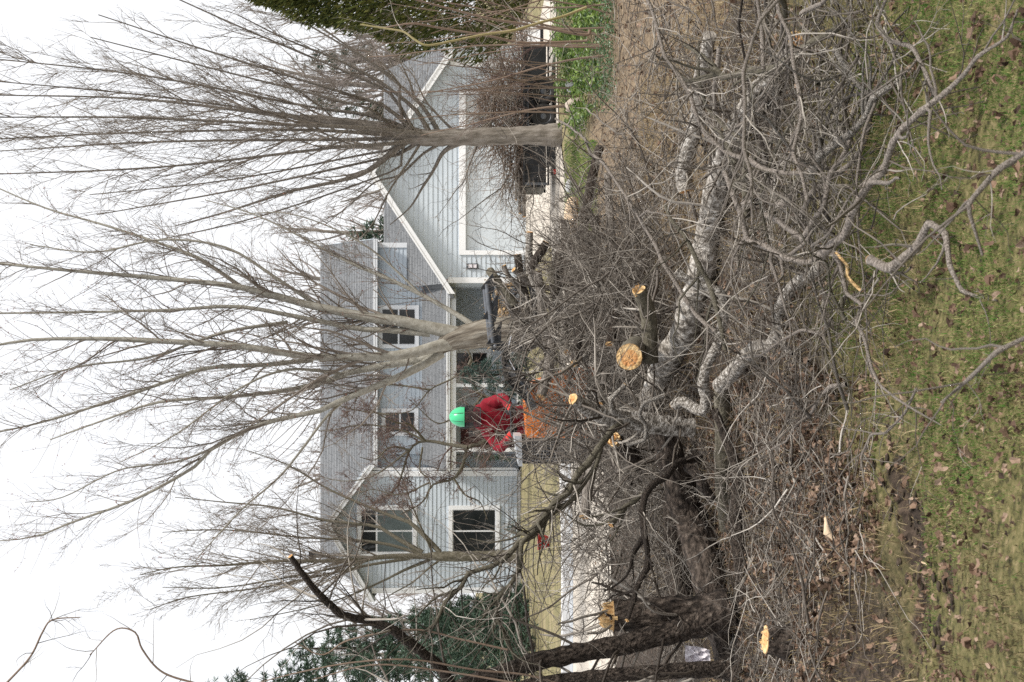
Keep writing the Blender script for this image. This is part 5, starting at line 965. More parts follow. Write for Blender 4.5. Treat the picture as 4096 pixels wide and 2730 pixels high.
log('pale_pole', [(3225, 713, 7.0), (3283, 638, 6.8), (3341, 572, 6.6), (3449, 489, 6.4), (3500, 400, 6.2), (3590, 330, 6.1)], [34, 32, 28, 20], 'pale slim branch lying above the pinkish-white one', 'bark_pale', 'branch', (0, 0), 0.05, 10, tw=13, twL=(0.15, 0.5), twr=0.0035)
log('pale_pole', [(3210, 960, 6.9), (3270, 830, 6.7), (3330, 690, 6.6), (3400, 580, 6.5), (3420, 500, 6.5)], [24, 24, 20, 14], 'thin brown branch just above the slim pale ones at right', 'bark_purple', 'branch', (0, 0), 0.05, 10, tw=10, twL=(0.15, 0.5), twr=0.0035)
log('curled_branch', [(3480, 1040, 5.95), (3565, 1053, 5.85), (3640, 1005, 5.75), (3676, 955, 5.7), (3695, 912, 5.65), (3739, 888, 5.6), (3774, 915, 5.55), (3778, 978, 5.5), (3805, 1053, 5.45), (3838, 1119, 5.4), (3850, 1180, 5.35), (3905, 1196, 5.3), (4029, 1210, 5.2), (4130, 1202, 5.1)], [36, 36, 30, 26, 20, 13, 8], 'reddish-white branch curled in a hook on the lawn', 'bark_purple', 'branch', (1, 0), 0.05, 12, tw=9, twL=(0.1, 0.35), twr=0.003)
log('forked_branch', [(3060, 860, 7.4), (3130, 900, 7.2), (3200, 945, 7.0), (3308, 1011, 6.8), (3350, 1069, 6.65), (3390, 1160, 6.5), (3440, 1260, 6.3), (3457, 1310, 6.2), (3466, 1391, 6.1), (3492, 1492, 6.0), (3565, 1565, 5.85), (3629, 1628, 5.75), (3711, 1674, 5.65), (3784, 1712, 5.6)], [22, 20, 18, 14, 10, 6], 'long thin dark branch bowing over the lawn edge at centre', 'bark_purple', 'branch', (0, 0), 0.05, 9, tw=24, twL=(0.15, 0.5), twr=0.003)
log('forked_branch', [(3665, 1555, 5.75), (3640, 1620, 5.8), (3592, 1701, 5.9), (3530, 1730, 6.0), (3465, 1756, 6.1), (3437, 1811, 6.15), (3440, 1880, 6.15), (3460, 1950, 6.1)], [12, 11, 10, 6], 'small dark forked stick lying on the lawn left of the bowed branch', 'bark_purple', 'branch', (0, 0), 0.05, 8, tw=9, twL=(0.1, 0.35), twr=0.003)
log('near_twig', [(4150, 580, 3.6), (4096, 613, 3.62), (3996, 688, 3.66), (3921, 746, 3.7), (3880, 829, 3.72), (3888, 912, 3.75), (3930, 1020, 3.75)], [24, 26, 20, 9], 'blurred grey branch close to the viewer at the bottom edge, right', 'bark_purple', 'branch', (0, 0), 0.05, 10, tw=5, twL=(0.1, 0.3), twr=0.002)
log('near_twig', [(4150, 1330, 3.6), (4094, 1373, 3.6), (4003, 1437, 3.65), (3912, 1510, 3.7), (3839, 1555, 3.75), (3766, 1610, 3.8)], [20, 21, 17, 8], 'blurred grey branch close to the viewer at the bottom edge, middle', 'bark_purple', 'branch', (0, 0), 0.05, 10, tw=5, twL=(0.1, 0.3), twr=0.002)
log('mossy_branch', [(3380, 90, 7.0), (3335, 128, 7.1), (3157, 230, 7.4), (3029, 281, 7.7), (2953, 312, 7.9), (2876, 293, 8.0), (2825, 255, 8.1), (2793, 217, 8.1), (2740, 180, 8.2)], [26, 28, 26, 22, 16], 'dark mossy branch crossing in front of the orange cut at right', 'bark_mossy', 'branch', (0, 0), 0.1, 10, tw=18, twL=(0.2, 0.6))
log('grey_branch', [(2560, -60, 7.2), (2595, 0, 7.2), (2634, 128, 7.1), (2672, 242, 7.1), (2736, 344, 7.0), (2793, 485, 6.9), (2844, 574, 6.9), (2921, 625, 6.8), (3004, 670, 6.7), (3090, 680, 6.6), (3157, 682, 6.5), (3230, 695, 6.4)], [12, 16, 18, 20, 20, 18], 'long bent grey branch arching over the straw at right', 'bark_purple', 'branch', (0, 0), 0.06, 10, tw=35, twL=(0.2, 0.8))
log('grey_branch', [(3100, -60, 6.4), (3112, 0, 6.4), (3118, 96, 6.4), (3157, 242, 6.35), (3208, 383, 6.3), (3220, 478, 6.3), (3195, 574, 6.3), (3195, 702, 6.25), (3230, 800, 6.2)], [14, 16, 17, 16, 14], 'grey branch curving past the orange cut face at right', 'bark_purple', 'branch', (0, 0), 0.06, 10, tw=29, twL=(0.2, 0.7))
log('grey_branch', [(3130, -20, 4.7), (3093, 32, 4.7), (3029, 128, 4.7), (2991, 255, 4.7), (2975, 383, 4.7), (2978, 542, 4.7), (2994, 670, 4.7), (3000, 829, 4.7), (3010, 900, 4.7)], [14, 16, 16, 15, 10], 'soft-focus twig arcing over the right half of the pile', 'bark_purple', 'branch', (0, 0), 0.05, 8, tw=10, twL=(0.15, 0.4), twr=0.0025)
log('grey_branch', [(2222, 476, 9.0), (2308, 523, 8.8), (2410, 657, 8.5), (2506, 797, 8.2), (2600, 960, 8.0), (2690, 1110, 7.9), (2780, 1240, 7.8), (2860, 1330, 7.7)], [8, 12, 14, 17, 20], 'thin dark branch slanting up from the pile toward the verge tree', 'bark_purple', 'branch', (0, 0), 0.06, 9, tw=27, twL=(0.2, 0.7))
log('grey_branch', [(2900, 690, 7.3), (2960, 830, 7.2), (3010, 950, 7.2), (3060, 1010, 7.1), (3120, 1030, 7.0), (3220, 1040, 6.9), (3300, 1005, 6.8)], [20, 24, 26, 24, 20], 'dark angular branch joining the fork of the bowed one', 'bark_purple', 'branch', (0, 0), 0.06, 10, tw=21, twL=(0.2, 0.7))
log('grey_branch', [(2660, 820, 8.0), (2740, 960, 7.9), (2790, 1060, 7.8), (2830, 1140, 7.8), (2870, 1250, 7.7), (2900, 1400, 7.7)], [12, 18, 22, 22, 16], 'dark mossy branch crossing the long pale log near the middle', 'bark_mossy', 'branch', (0, 0), 0.08, 10, tw=21, twL=(0.2, 0.7))
log('grey_branch', [(3560, -40, 5.9), (3500, 90, 6.0), (3530, 130, 5.95), (3600, 180, 5.85), (3660, 190, 5.8), (3700, 260, 5.7), (3740, 380, 5.6)], [14, 18, 20, 18, 12], 'bent grey branch at the upper corner of the lawn', 'bark_purple', 'branch', (0, 0), 0.05, 10, tw=18, twL=(0.15, 0.5), twr=0.003)
log('grey_branch', [(3340, 200, 6.6), (3380, 270, 6.5), (3410, 350, 6.4), (3470, 400, 6.3), (3560, 350, 6.2), (3640, 290, 6.1), (3750, 240, 6.0), (3850, 180, 5.9)], [20, 20, 16, 12, 8], 'kinked whitish branch between the bottom corner and the pile', 'bark_pale', 'branch', (0, 0), 0.05, 10, tw=18, twL=(0.15, 0.5), twr=0.003)
# --- limbs on the left
log('snapped_branch', [(2800, 1830, 10.5), (2725, 1851, 10.3), (2660, 1884, 10.1), (2600, 1963, 10.0), (2581, 2009, 9.95), (2574, 2107, 9.9), (2594, 2186, 9.8), (2581, 2278, 9.75), (2541, 2390, 9.7), (2509, 2482, 9.6)], [34, 28, 26, 26, 24, 18], 'dark zigzag branch whose bare whitish tip points at the stump', 'bark_dark', 'branch', (0, 1), 0.1, 12, tw=13, twL=(0.2, 0.6))
log('snapped_branch', [(2600, 1958, 10.05), (2528, 2002, 10.0), (2476, 2048, 9.95), (2443, 2100, 9.9)], [16, 22, 22, 22], 'short mossy branch with a small orange cut, left of the zigzag one', 'bark_mossy', 'branch', (0, 1), 0.09, 12, tw=5)
log('snapped_branch', [(2750, 1870, 10.3), (2790, 1900, 10.2), (2817, 1950, 10.2), (2850, 2000, 10.3)], [40, 42, 36], 'black forked piece under the zigzag branch', 'bark_dark', 'branch', (0, 0), 0.1, 12)
log('sawn_branch', [(2395, 1800, 11.2), (2365, 1890, 11.1), (2352, 1960, 11.0), (2338, 2068, 10.9)], [36, 40, 42, 44], 'upright brown log piece with an oval orange cut, left of the tall pale limb', 'bark_grey', 'branch', (0, 1), 0.07, 14)
log('reaching_limb', [(2480, 1700, 10.4), (2436, 1738, 10.2), (2390, 1800, 10.1), (2321, 1891, 10.0), (2244, 1995, 9.9), (2168, 2090, 9.8), (2130, 2132, 9.75), (2061, 2186, 9.7), (1996, 2236, 9.6), (1888, 2304, 9.55), (1842, 2350, 9.5), (1796, 2403, 9.45), (1757, 2456, 9.4), (1731, 2508, 9.4), (1678, 2561, 9.4), (1640, 2600, 9.4)], [30, 28, 25, 23, 20, 17, 13, 7], 'long mottled limb reaching from the pile up across the left windows', 'bark_mossy', 'limb', (0, 0), 0.08, 12, tw=59, twL=(0.3, 1.0), group=GRP_LOG)
log('reaching_limb', [(2150, 2112, 9.75), (2110, 2170, 9.7), (2085, 2245, 9.65), (2060, 2310, 9.6), (2040, 2360, 9.55), (1990, 2408, 9.5), (1980, 2442, 9.5), (2000, 2488, 9.5), (2033, 2554, 9.5), (2059, 2640, 9.5)], [20, 20, 18, 15, 9], 'lower fork of the long limb with an elbow before the air conditioner', 'bark_mossy', 'limb', (0, 0), 0.08, 10, tw=35, twL=(0.3, 0.9))
log('reaching_limb', [(2400, 1800, 10.1), (2375, 1853, 10.05), (2340, 1937, 10.0), (2321, 1983, 9.95), (2267, 2025, 9.9), (2206, 2064, 9.85), (2150, 2130, 9.8)], [18, 20, 20, 16], 'thin mossy stem running beside the long reaching limb', 'bark_mossy', 'limb', (0, 0), 0.08, 10, tw=18, twL=(0.3, 0.9))
log('low_stump', [(3190, 2570, 8.25), (3130, 2566, 8.25), (3062, 2560, 8.25)], [150, 130, 120], 'low stump in the leaves with a jagged yellow top', 'bark_dark', 'stump', (0, 2), 0.1, 18)
log('splintered_log', [(2560, 1860, 11.6), (2505, 1800, 11.5), (2455, 1760, 11.4)], [70, 66, 62], 'dark log end with a bright yellow split face below the tall pale limb', 'bark_dark', 'log', (0, 3), 0.09, 14)
o, P, R = log('split_stick', [(3305, 2075, 7.35), (3340, 2140, 7.3), (3392, 2235, 7.2)], [18, 28, 22], 'broken reddish stick with peeled wood lying in the leaf litter', 'wood_pale', 'stick', (1, 2), 0.15, 8)
log('split_stick', [(3345, 1010, 6.75), (3390, 1090, 6.65), (3445, 1165, 6.55)], [12, 16, 14], 'freshly split yellow stick below the forked branch', 'wood_cut', 'stick', (1, 2), 0.15, 8)
log('split_stick', [(3690, 2250, 5.9), (3790, 2350, 5.75), (3850, 2430, 5.7)], [10, 11, 9], 'bleached straight stick on the brown lawn at left', 'wood_pale', 'stick', (0, 0), 0.1, 7)
log('litter_cane', [(3230, 2470, 7.8), (3270, 2520, 7.7), (3340, 2600, 7.5), (3390, 2700, 7.4), (3420, 2800, 7.3)], [9, 11, 12, 12], 'long bent pale cane on the litter at the left edge', 'stem_brown', 'stick', (0, 0), 0.08, 8)

# --- logs held by the grapple and heaped beside the loader
log('grappled_log', [(1960, 1085, 15.1), (1985, 1120, 15.0), (2020, 1165, 15.0), (2060, 1220, 15.0)], [34, 36, 34], 'mossy log gripped under the grapple tines', 'bark_mossy', 'log', (1, 0), 0.07, 14, tw=6, twL=(0.2, 0.5), group='logs held in the grapple')
log('grappled_log', [(2119, 930, 14.7), (2116, 1014, 14.75), (2128, 1109, 14.8), (2165, 1180, 14.9), (2210, 1240, 15.0)], [28, 30, 30, 28], 'speckled pale log sticking out of the grapple toward the garage', 'bark_pale', 'log', (1, 0), 0.06, 14, tw=13, twL=(0.2, 0.6), group='logs held in the grapple')
log('grappled_log', [(2015, 1064, 14.9), (2046, 1110, 14.9), (2080, 1160, 14.95), (2120, 1250, 15.0), (2150, 1330, 15.0)], [18, 22, 22, 18], 'slim grey pole in the grapple with a small yellow cut end', 'bark_grey', 'log', (1, 0), 0.06, 12, tw=13, twL=(0.2, 0.6), group='logs held in the grapple')
log('grappled_log', [(2185, 972, 14.6), (2165, 1005, 14.6), (2140, 1045, 14.65), (2120, 1080, 14.7)], [30, 36, 34], 'dark log piece with a cut end below the speckled pale one', 'bark_dark', 'log', (2, 0), 0.08, 14, group='logs held in the grapple')
log('grappled_log', [(2055, 1080, 14.85), (2090, 1110, 14.9), (2125, 1145, 14.95), (2165, 1210, 15.0)], [20, 24, 22], 'short grey pole lying across the speckled one in the grapple', 'bark_grey', 'log', (1, 0), 0.06, 12, group='logs held in the grapple')
for (tr, dm, lb, bk) in (([(1995, 1130, 15.2), (2030, 1200, 15.1), (2070, 1290, 15.0), (2100, 1360, 14.95)], [26, 30, 28], 'grey log lying along the lower grapple jaw', 'bark_grey'), ([(2070, 1020, 15.0), (2085, 1120, 15.0), (2110, 1230, 15.05), (2130, 1340, 15.1)], [30, 34, 32], 'dark log crossing behind the slim grey pole', 'bark_dark'),
                         ([(2150, 1090, 14.7), (2165, 1180, 14.7), (2172, 1280, 14.75), (2190, 1380, 14.8)], [34, 38, 36], 'thick grey log sagging below the grapple', 'bark_grey'), ([(2030, 1170, 15.3), (2080, 1260, 15.2), (2140, 1330, 15.1), (2190, 1420, 15.0)], [18, 22, 20], 'thin forked pole dropping out of the grapple toward the loader', 'bark_mossy')):
    log('grappled_log', tr, dm, lb, bk, 'log', (1, 0), 0.07, 14, tw=10, twL=(0.2, 0.6), group='logs held in the grapple')
log('heap_log', [(2398, 590, 18.2), (2374, 687, 18.0), (2352, 799, 17.8), (2335, 900, 17.6), (2318, 1050, 17.4), (2302, 1180, 17.2), (2290, 1300, 17.0)], [34, 40, 40, 38, 34], 'long dark log on the verge reaching from the green plants to the heap', 'bark_dark', 'log', (1, 0), 0.09, 14, tw=27, twL=(0.3, 0.9), group='logs heaped beside the loader')
log('heap_log', [(2260, 890, 18.8), (2263, 980, 18.6), (2266, 1080, 18.4), (2280, 1200, 18.2), (2296, 1300, 18.0)], [34, 38, 36, 32], 'upper dark log of the heap below the grapple', 'bark_dark', 'log', (1, 0), 0.08, 14, tw=16, twL=(0.3, 0.9), group='logs heaped beside the loader')
log('heap_log', [(2352, 930, 16.8), (2345, 1050, 16.7), (2340, 1150, 16.6), (2348, 1300, 16.4), (2368, 1420, 16.2)], [30, 34, 34, 30], 'lower dark log of the heap lying in the litter', 'bark_dark', 'log', (0, 1), 0.08, 14, tw=18, twL=(0.3, 0.9), group='logs heaped beside the loader')
log('heap_log', [(2214, 1320, 14.2), (2206, 1406, 14.0), (2194, 1483, 13.8), (2178, 1540, 13.6), (2162, 1590, 13.5)], [36, 40, 40, 40], 'brown log slanting up in front of the loader hood', 'bark_grey', 'log', (0, 1), 0.07, 14, tw=21, twL=(0.3, 0.9), group='logs heaped beside the loader')
log('heap_log', [(2318, 1330, 13.6), (2305, 1400, 13.2), (2296, 1455, 12.9)], [32, 34, 32], 'dark log with a small orange cut end right of the tall pale limb', 'bark_dark', 'log', (0, 1), 0.07, 14, group='logs heaped beside the loader')
log('heap_log', [(2380, 1250, 15.0), (2390, 1350, 14.8), (2395, 1450, 14.6), (2400, 1560, 14.4)], [28, 32, 30], 'short log at the foot of the heap, nearest the round sawn face', 'bark_grey', 'log', (1, 1), 0.07, 12, tw=13, group='logs heaped beside the loader')
for (tr, dm, lb, bk, ct) in (([(2240, 1010, 15.6), (2232, 1100, 15.4), (2230, 1200, 15.2)], [38, 42, 38], 'stout log wedged under the speckled pale one', 'bark_dark', (1, 1)), ([(2205, 1060, 15.3), (2215, 1150, 15.2), (2235, 1270, 15.1), (2250, 1350, 15.0)], [30, 34, 32, 28], 'mossy log slanting down from the grapple', 'bark_mossy', (1, 0)),
                         ([(2300, 960, 17.0), (2292, 1080, 16.7), (2310, 1210, 16.4), (2330, 1330, 16.2)], [42, 46, 44, 38], 'thickest dark log in the middle of the heap', 'bark_dark', (1, 1)), ([(2385, 880, 16.6), (2380, 1000, 16.4), (2385, 1130, 16.2), (2400, 1240, 16.0)], [28, 32, 30, 26], 'dark log at the bottom of the heap toward the verge', 'bark_dark', (1, 0)),
                         ([(2430, 700, 15.4), (2440, 850, 15.0), (2450, 1000, 14.7), (2475, 1130, 14.4)], [30, 34, 32, 28], 'brown log lying in the litter before the heap', 'bark_grey', (1, 0)), ([(2255, 1290, 14.4), (2262, 1350, 14.1), (2270, 1410, 13.9)], [30, 32, 32], 'short log with a cut end just right of the loader hood', 'bark_grey', (0, 1)),
                         ([(2470, 1250, 13.0), (2450, 1330, 12.9), (2440, 1380, 12.8)], [36, 38, 36], 'dark log tip behind the round sawn face', 'bark_dark', (0, 1)), ([(2420, 1500, 12.6), (2405, 1560, 12.4), (2398, 1620, 12.2)], [26, 28, 28], 'small log with an orange cut under the tall pale limb', 'bark_grey', (0, 1))):
    log('heap_log', tr, dm, lb, bk, 'log', ct, 0.08, 14, tw=6, twL=(0.2, 0.7), group='logs heaped beside the loader')
log('split_slab', [(2290, 800, 21.6), (2286, 850, 21.5), (2282, 925, 21.4)], [46, 58, 50], 'pale tan split log with a dark hollow lying on the verge', 'wood_pale', 'log', (1, 1), 0.12, 12)
# poles riding on the trailer
for (x0, y0, x1, y1, d, lb) in ((2080, 855, 2076, 560, 14, 'upper thin pole sticking out of the trailer load'), (2096, 868, 2092, 500, 16, 'lower thin pole sticking out of the trailer load'), (2064, 800, 2070, 480, 12, 'shortest pole on top of the trailer load')):
    log('trailer_pole', [(x0, y0, 32.6), ((x0 + x1) / 2, (y0 + y1) / 2, 32.9), (x1, y1, 33.2)], [d, d, d], lb, 'bark_grey', 'pole', (1, 0), 0.06, 10, group='poles on the trailer')

# ================================================================== BRUSH: every cut branch a thing of its own, copied from a few kinds
PROTO = []
def proto(L, r, nside, ntw, wig, kind):
    g = np.random.default_rng(100 + len(PROTO))
    P = grow(np.zeros((1, 3)), np.array([[1.0, 0, 0]]), np.array([L]), 16, 0.0, wig, g); R = (r * (1 - 0.82 * np.linspace(0, 1, 16)))[None]
    mb = MB(); mb.tubes(P, R, 7, jit=0.04)
    A, RA = spawn(P, R, nside, 0.12, 0.98, 42, 12, (0.22, 0.5), 9, 0.62, up=0.0, wig=wig * 1.2, rmin=0.0032, g=g); mb.tubes(A, RA, 5)
    B, RB = spawn(A, RA, ntw, 0.12, 1.0, 44, 14, (0.3, 0.65), 6, 0.62, up=0.0, wig=wig * 1.4, rmin=0.0022, g=g, taper=0.6); mb.tubes(B, RB, 4)
    C, RC = spawn(B, RB, ntw * 2, 0.1, 1.0, 48, 15, (0.22, 0.55), 4, 0.7, up=0.0, wig=wig * 1.5, rmin=0.0017, g=g, taper=0.5); mb.tubes(C, RC, 3)
    me_o = mb.build('cut_branch', 'branch'); COL.objects.unlink(me_o); PROTO.append(me_o.data); bpy.data.objects.remove(me_o)
for k in range(7): proto(1.5 + 0.14 * k, 0.010 + 0.0012 * k, 9 + k, 26 + 3 * k, 0.10 + 0.01 * k, 0)          # twiggy boughs
for k in range(4): proto(1.3 + 0.3 * k, 0.007, 5, 8, 0.07, 1)                                               # long whips
for k in range(4): proto(0.9 + 0.25 * k, 0.014 + 0.003 * k, 6, 14, 0.16, 2)                                  # crooked stout sticks
TWIGGY, WHIP, STOUT = range(0, 7), range(7, 11), range(11, 15)
def put(which, loc, yaw, pitch, roll, sc, label, group, name='cut_branch'):
    o = bpy.data.objects.new(name, PROTO[which]); COL.objects.link(o)
    o.location = Vector([float(c) for c in loc]); o.rotation_euler = (roll, -pitch, yaw); o.scale = (sc, sc, sc)
    return tag(o, label, 'branch', group)
KADJ = {0: 'twiggy', 1: 'whip-like', 2: 'crooked stout'}
def zone(n, box, label, group, kinds, zf, pitch=(-6, 28), sc=(0.6, 1.15), yaw=(0, 360)):
    for _ in range(n):
        px, py, Yd = rng.uniform(box[0], box[1]), rng.uniform(box[2], box[3]), rng.uniform(box[4], box[5])
        p = at(px, py, Yd); x = p[0]; z = max(0.01, min(rng.random() ** 1.3 * zf(x, Yd), p[2] if p[2] > 0 else 9)); kd = int(rng.choice(kinds)); ka = KADJ[0 if kd < 7 else (1 if kd < 11 else 2)]
        put(kd, (x, Yd, z + float(gz(x, Yd))), math.radians(rng.uniform(*yaw)), math.radians(rng.uniform(*pitch)), rng.uniform(0, 6.28), rng.uniform(*sc), ka + ' ' + label, ka + ' ' + group)
mixk = list(TWIGGY) * 2 + list(WHIP) + list(STOUT)
hp1 = lambda x, y: 1.30 * math.exp(-((x + 0.35) / 1.35) ** 2) * (1 if y > 11 else 0.7)
zone(86, (2300, 2480, 900, 1800, 11.8, 14.9), 'bare branch tangled in the brush heap in front of the loader', 'branches heaped before the loader', mixk, hp1, pitch=(-10, 62), sc=(0.55, 1.05))
zone(40, (2400, 2640, 1720, 2300, 10.9, 13.4), 'bare branch in the tangle between the stump and the loader', 'branches left of the loader', list(TWIGGY) * 3 + list(WHIP), lambda x, y: 0.85, pitch=(-5, 65), sc=(0.5, 0.95))
zone(18, (2400, 2640, 2200, 2560, 11.2, 13.4), 'bare branch standing before the pale road behind the stump', 'branches behind the stump', list(TWIGGY) + list(WHIP) * 2, lambda x, y: 0.45, pitch=(0, 55), sc=(0.45, 0.85))
zone(26, (2520, 2860, 20, 900, 9.8, 13.0), 'bare branch strewn over the straw at right behind the long pale log', 'branches strewn on the straw', mixk, lambda x, y: 0.22, pitch=(-6, 16), sc=(0.4, 0.9))
zone(20, (2880, 3340, 10, 950, 6.6, 9.6), 'bare branch in the tangle right of the grey knee-bent branch', 'branches in the right foreground tangle', mixk, lambda x, y: 0.12, pitch=(-6, 14), sc=(0.35, 0.7))
zone(10, (2940, 3280, 900, 1800, 7.4, 9.0), 'bare branch lying round the white kinked branch', 'branches in the middle foreground tangle', mixk, lambda x, y: 0.10, pitch=(-6, 12), sc=(0.35, 0.7))
zone(26, (2980, 3300, 1750, 2700, 7.6, 10.0), 'bare branch lying in the leaf litter before the fallen trunks', 'branches in the leaf litter', list(WHIP) * 2 + list(TWIGGY), lambda x, y: 0.10, pitch=(-4, 10), sc=(0.35, 0.7))
zone(16, (2420, 2560, 450, 1150, 13.0, 17.0), 'bare branch strewn between the verge plants and the heap', 'branches strewn on the verge', mixk, lambda x, y: 0.3, pitch=(-6, 25), sc=(0.5, 1.0))
# brush riding on the trailer: stems toward the tail, twigs everywhere
for k in range(58):
    x = tx0 + 0.2 + (tx1 - tx0 - 0.2) * rng.random() ** 0.75; y = rng.uniform(YT + 0.1, YT + 1.5); z = zt1 - 0.2 + rng.random() ** 1.2 * (0.6 + 0.8 * (x - tx0) / (tx1 - tx0))
    put(int(rng.choice(list(TWIGGY) * 2 + list(WHIP))), (x, y, z), rng.choice([0, PI]) + rng.normal() * 0.45, math.radians(rng.uniform(-8, 28)), rng.uniform(0, 6.28), rng.uniform(0.9, 1.6), 'twiggy cut branch in the load on the black trailer', 'brush on the trailer', 'loaded_branch')
# the fine twigs between them, too many to count
def tangle(name, n, cx, sx, y0, y1, hz, L, label, r=(0.0018, 0.0045), zb=0.02, mt='branch'):
    x = cx + rng.normal(size=n) * sx; y = rng.uniform(y0, y1, n); z = rng.random(n) ** 1.2 * hz * np.exp(-((x - cx) / (1.5 * sx)) ** 2) + zb
    a = rng.uniform(0, 2 * PI, n); d = np.stack([np.cos(a), np.sin(a) * 0.6, rng.uniform(-0.5, 1.3, n)], 1)
    S = grow(np.stack([x, y, z], 1), d, rng.uniform(*L, n), 7, 0.0, 0.15); S[:, :, 2] = np.maximum(S[:, :, 2], 0.01); RS = rng.uniform(*r, n)[:, None] * np.linspace(1, 0.4, 7)[None]
    m_ = MB(); m_.tubes(S, RS, 3); B, RB = spawn(S, RS, int(n * 1.2), 0.2, 1.0, 45, 15, (0.15, 0.45), 4, 0.6, up=0.0, wig=0.18, rmin=0.0014, taper=0.5); m_.tubes(B, RB, 3)
    return tag(m_.build(name, mt), label, 'brush', kind='stuff')
tangle('trailer_twigs', 1100, 5.4, 0.9, YT + 0.1, YT + 1.5, 1.15, (0.5, 1.5), 'mass of fine reddish twigs on the trailer', r=(0.004, 0.009), zb=zt1 - 0.1, mt='stem_brown')
tangle('brush_tangle', 1300, -0.25, 0.95, 11.9, 14.6, 1.15, (0.3, 0.9), 'mass of fine twigs filling the heap before the loader')
def litter_tangle(n, box, label, L=(0.25, 0.8), zmax=0.16):
    yy_ = rng.uniform(box[2], box[3], n); ed_ = box[1] - 60 + (110 * np.sin(yy_ / 150) + 70 * np.sin(yy_ / 57)) * (1 if box[1] > 3300 else 0.3); c = np.array([gnd(box[0] + (e - box[0]) * rng.random(), q) for e, q in zip(ed_, yy_)]); c[:, 2] = gz(c[:, 0], c[:, 1]) + rng.random(n) ** 1.5 * zmax + 0.01
    a = rng.uniform(0, 2 * PI, n); S = grow(c, np.stack([np.cos(a), np.sin(a), rng.normal(size=n) * 0.22 + 0.06], 1), rng.uniform(*L, n), 8, 0.0, 0.17); S[:, :, 2] = np.maximum(S[:, :, 2], 0.008)
    RS = rng.uniform(0.0022, 0.0075, n)[:, None] ** 1.0 * np.linspace(1, 0.35, 8)[None]; m_ = MB(); m_.tubes(S, RS, 4)
    B, RB = spawn(S, RS, int(n * 2.2), 0.15, 1.0, 48, 15, (0.2, 0.55), 5, 0.6, up=0.0, wig=0.18, rmin=0.0016, taper=0.5); m_.tubes(B, RB, 3)
    return tag(m_.build('brush_tangle', 'branch'), label, 'brush', kind='stuff')
litter_tangle(150, (2900, 3560, -20, 1000), 'fine crooked twigs spread over the right foreground and onto the lawn')
litter_tangle(90, (3020, 3480, 950, 1850), 'fine crooked twigs spread over the middle foreground')
litter_tangle(480, (2470, 2900, -20, 1000), 'fine twigs scattered over the straw at right', zmax=0.1)
litter_tangle(46, (3480, 3800, -20, 1100), 'few crooked twigs lying out on the lawn at right', L=(0.3, 0.8), zmax=0.2)
zone(36, (2330, 2430, 850, 1330, 14.2, 16.6), 'bare branch in the brush under the grapple logs', 'branches under the grapple logs', mixk, lambda x, y: 0.95, pitch=(-10, 55), sc=(0.55, 1.05))
tangle('brush_tangle', 800, 0.75, 0.55, 14.2, 16.4, 1.15, (0.3, 0.9), 'mass of fine twigs under the grapple logs')
tangle('brush_tangle', 650, -0.80, 0.45, 13.4, 14.9, 1.35, (0.3, 0.9), 'mass of fine twigs right before the orange loader hood')
litter_tangle(240, (2960, 3480, 1800, 2760), 'matted grey-brown twigs over the leaf litter at left', zmax=0.08)
tangle('brush_tangle', 600, 0.20, 0.32, 13.9, 15.2, 1.30, (0.3, 0.9), 'mass of fine twigs hanging round the lower grapple jaw')
tangle('brush_tangle', 750, -1.75, 0.55, 10.9, 13.2, 1.0, (0.3, 0.85), 'mass of fine dark twigs left of the loader')

# angular crooked limbs lying over one another in the right and middle foreground
def crooked(px, py, Yd, z, yaw, L, d, label, group):
    n_ = 7; p0 = at(px, py, Yd); p0[2] = z + float(gz(p0[0], Yd)); dd = np.array([math.cos(yaw), math.sin(yaw), rng.uniform(-0.05, 0.25)]); pts = [p0]
    for i in range(n_ - 1):
        dd = dd + rng.normal(size=3) * np.array([0.42, 0.42, 0.22]); dd /= np.linalg.norm(dd); q = pts[-1] + dd * L / (n_ - 1); q[2] = min(max(q[2], 0.03), 0.42); pts.append(q)
    pts = np.array(pts); seg = np.concatenate([np.linspace(pts[i], pts[i + 1], 6, endpoint=False) for i in range(n_ - 1)] + [pts[-1:]]); k = len(seg)
    seg[1:-1] = seg[1:-1] * 0.5 + 0.25 * (seg[:-2] + seg[2:]); R = wpx(d, Yd) / 2 * np.linspace(1, 0.35, k); R = R * (1 + 0.18 * np.array([max(0, mnoise.noise(Vector(q * 15))) for q in seg]))
    o = empty('crooked_limb', p0, label, 'branch', group); m_ = MB(); rough_tube(m_, seg, R, 9, 0.07, 8); bk_, aj = [('bark_purple', 'brown'), ('bark_purple', 'brown'), ('bark_grey', 'grey'), ('bark_mossy', 'mossy'), ('bark_dark', 'blackish')][int(rng.integers(5))]; m_.build('bark', bk_, o); o['label'] = aj + ' ' + label; o['group'] = aj + ' ' + group
    for j in range(int(rng.integers(2, 5))):
        i = int(rng.integers(8, k - 4)); t = seg[i + 1] - seg[i]; t /= np.linalg.norm(t); e = np.cross(t, rng.normal(size=3)); e /= np.linalg.norm(e); e[2] = abs(e[2]); f = t * 0.6 + e * 0.8
        S = grow(seg[i:i + 1], f[None], np.array([rng.uniform(0.2, 0.55)]), 9, 0.0, 0.2); S[:, :, 2] = np.maximum(S[:, :, 2], 0.02); fm_ = MB(); fm_.tubes(S, (R[i] * 0.55 * np.linspace(1, 0.35, 9))[None], 6); fm_.build('fork', 'branch', o)
    shoots(seg, R, o, 9, (0.1, 0.45), 0.0026)
for k in range(20):
    crooked(rng.uniform(2700, 3430), rng.uniform(-20, 1050), rng.uniform(6.2, 9.0), rng.uniform(0.04, 0.36), rng.uniform(0, 6.28), rng.uniform(0.7, 1.7), rng.uniform(10, 24), 'crooked bare limb lying loose among the right foreground branches', 'crooked limbs in the right foreground')
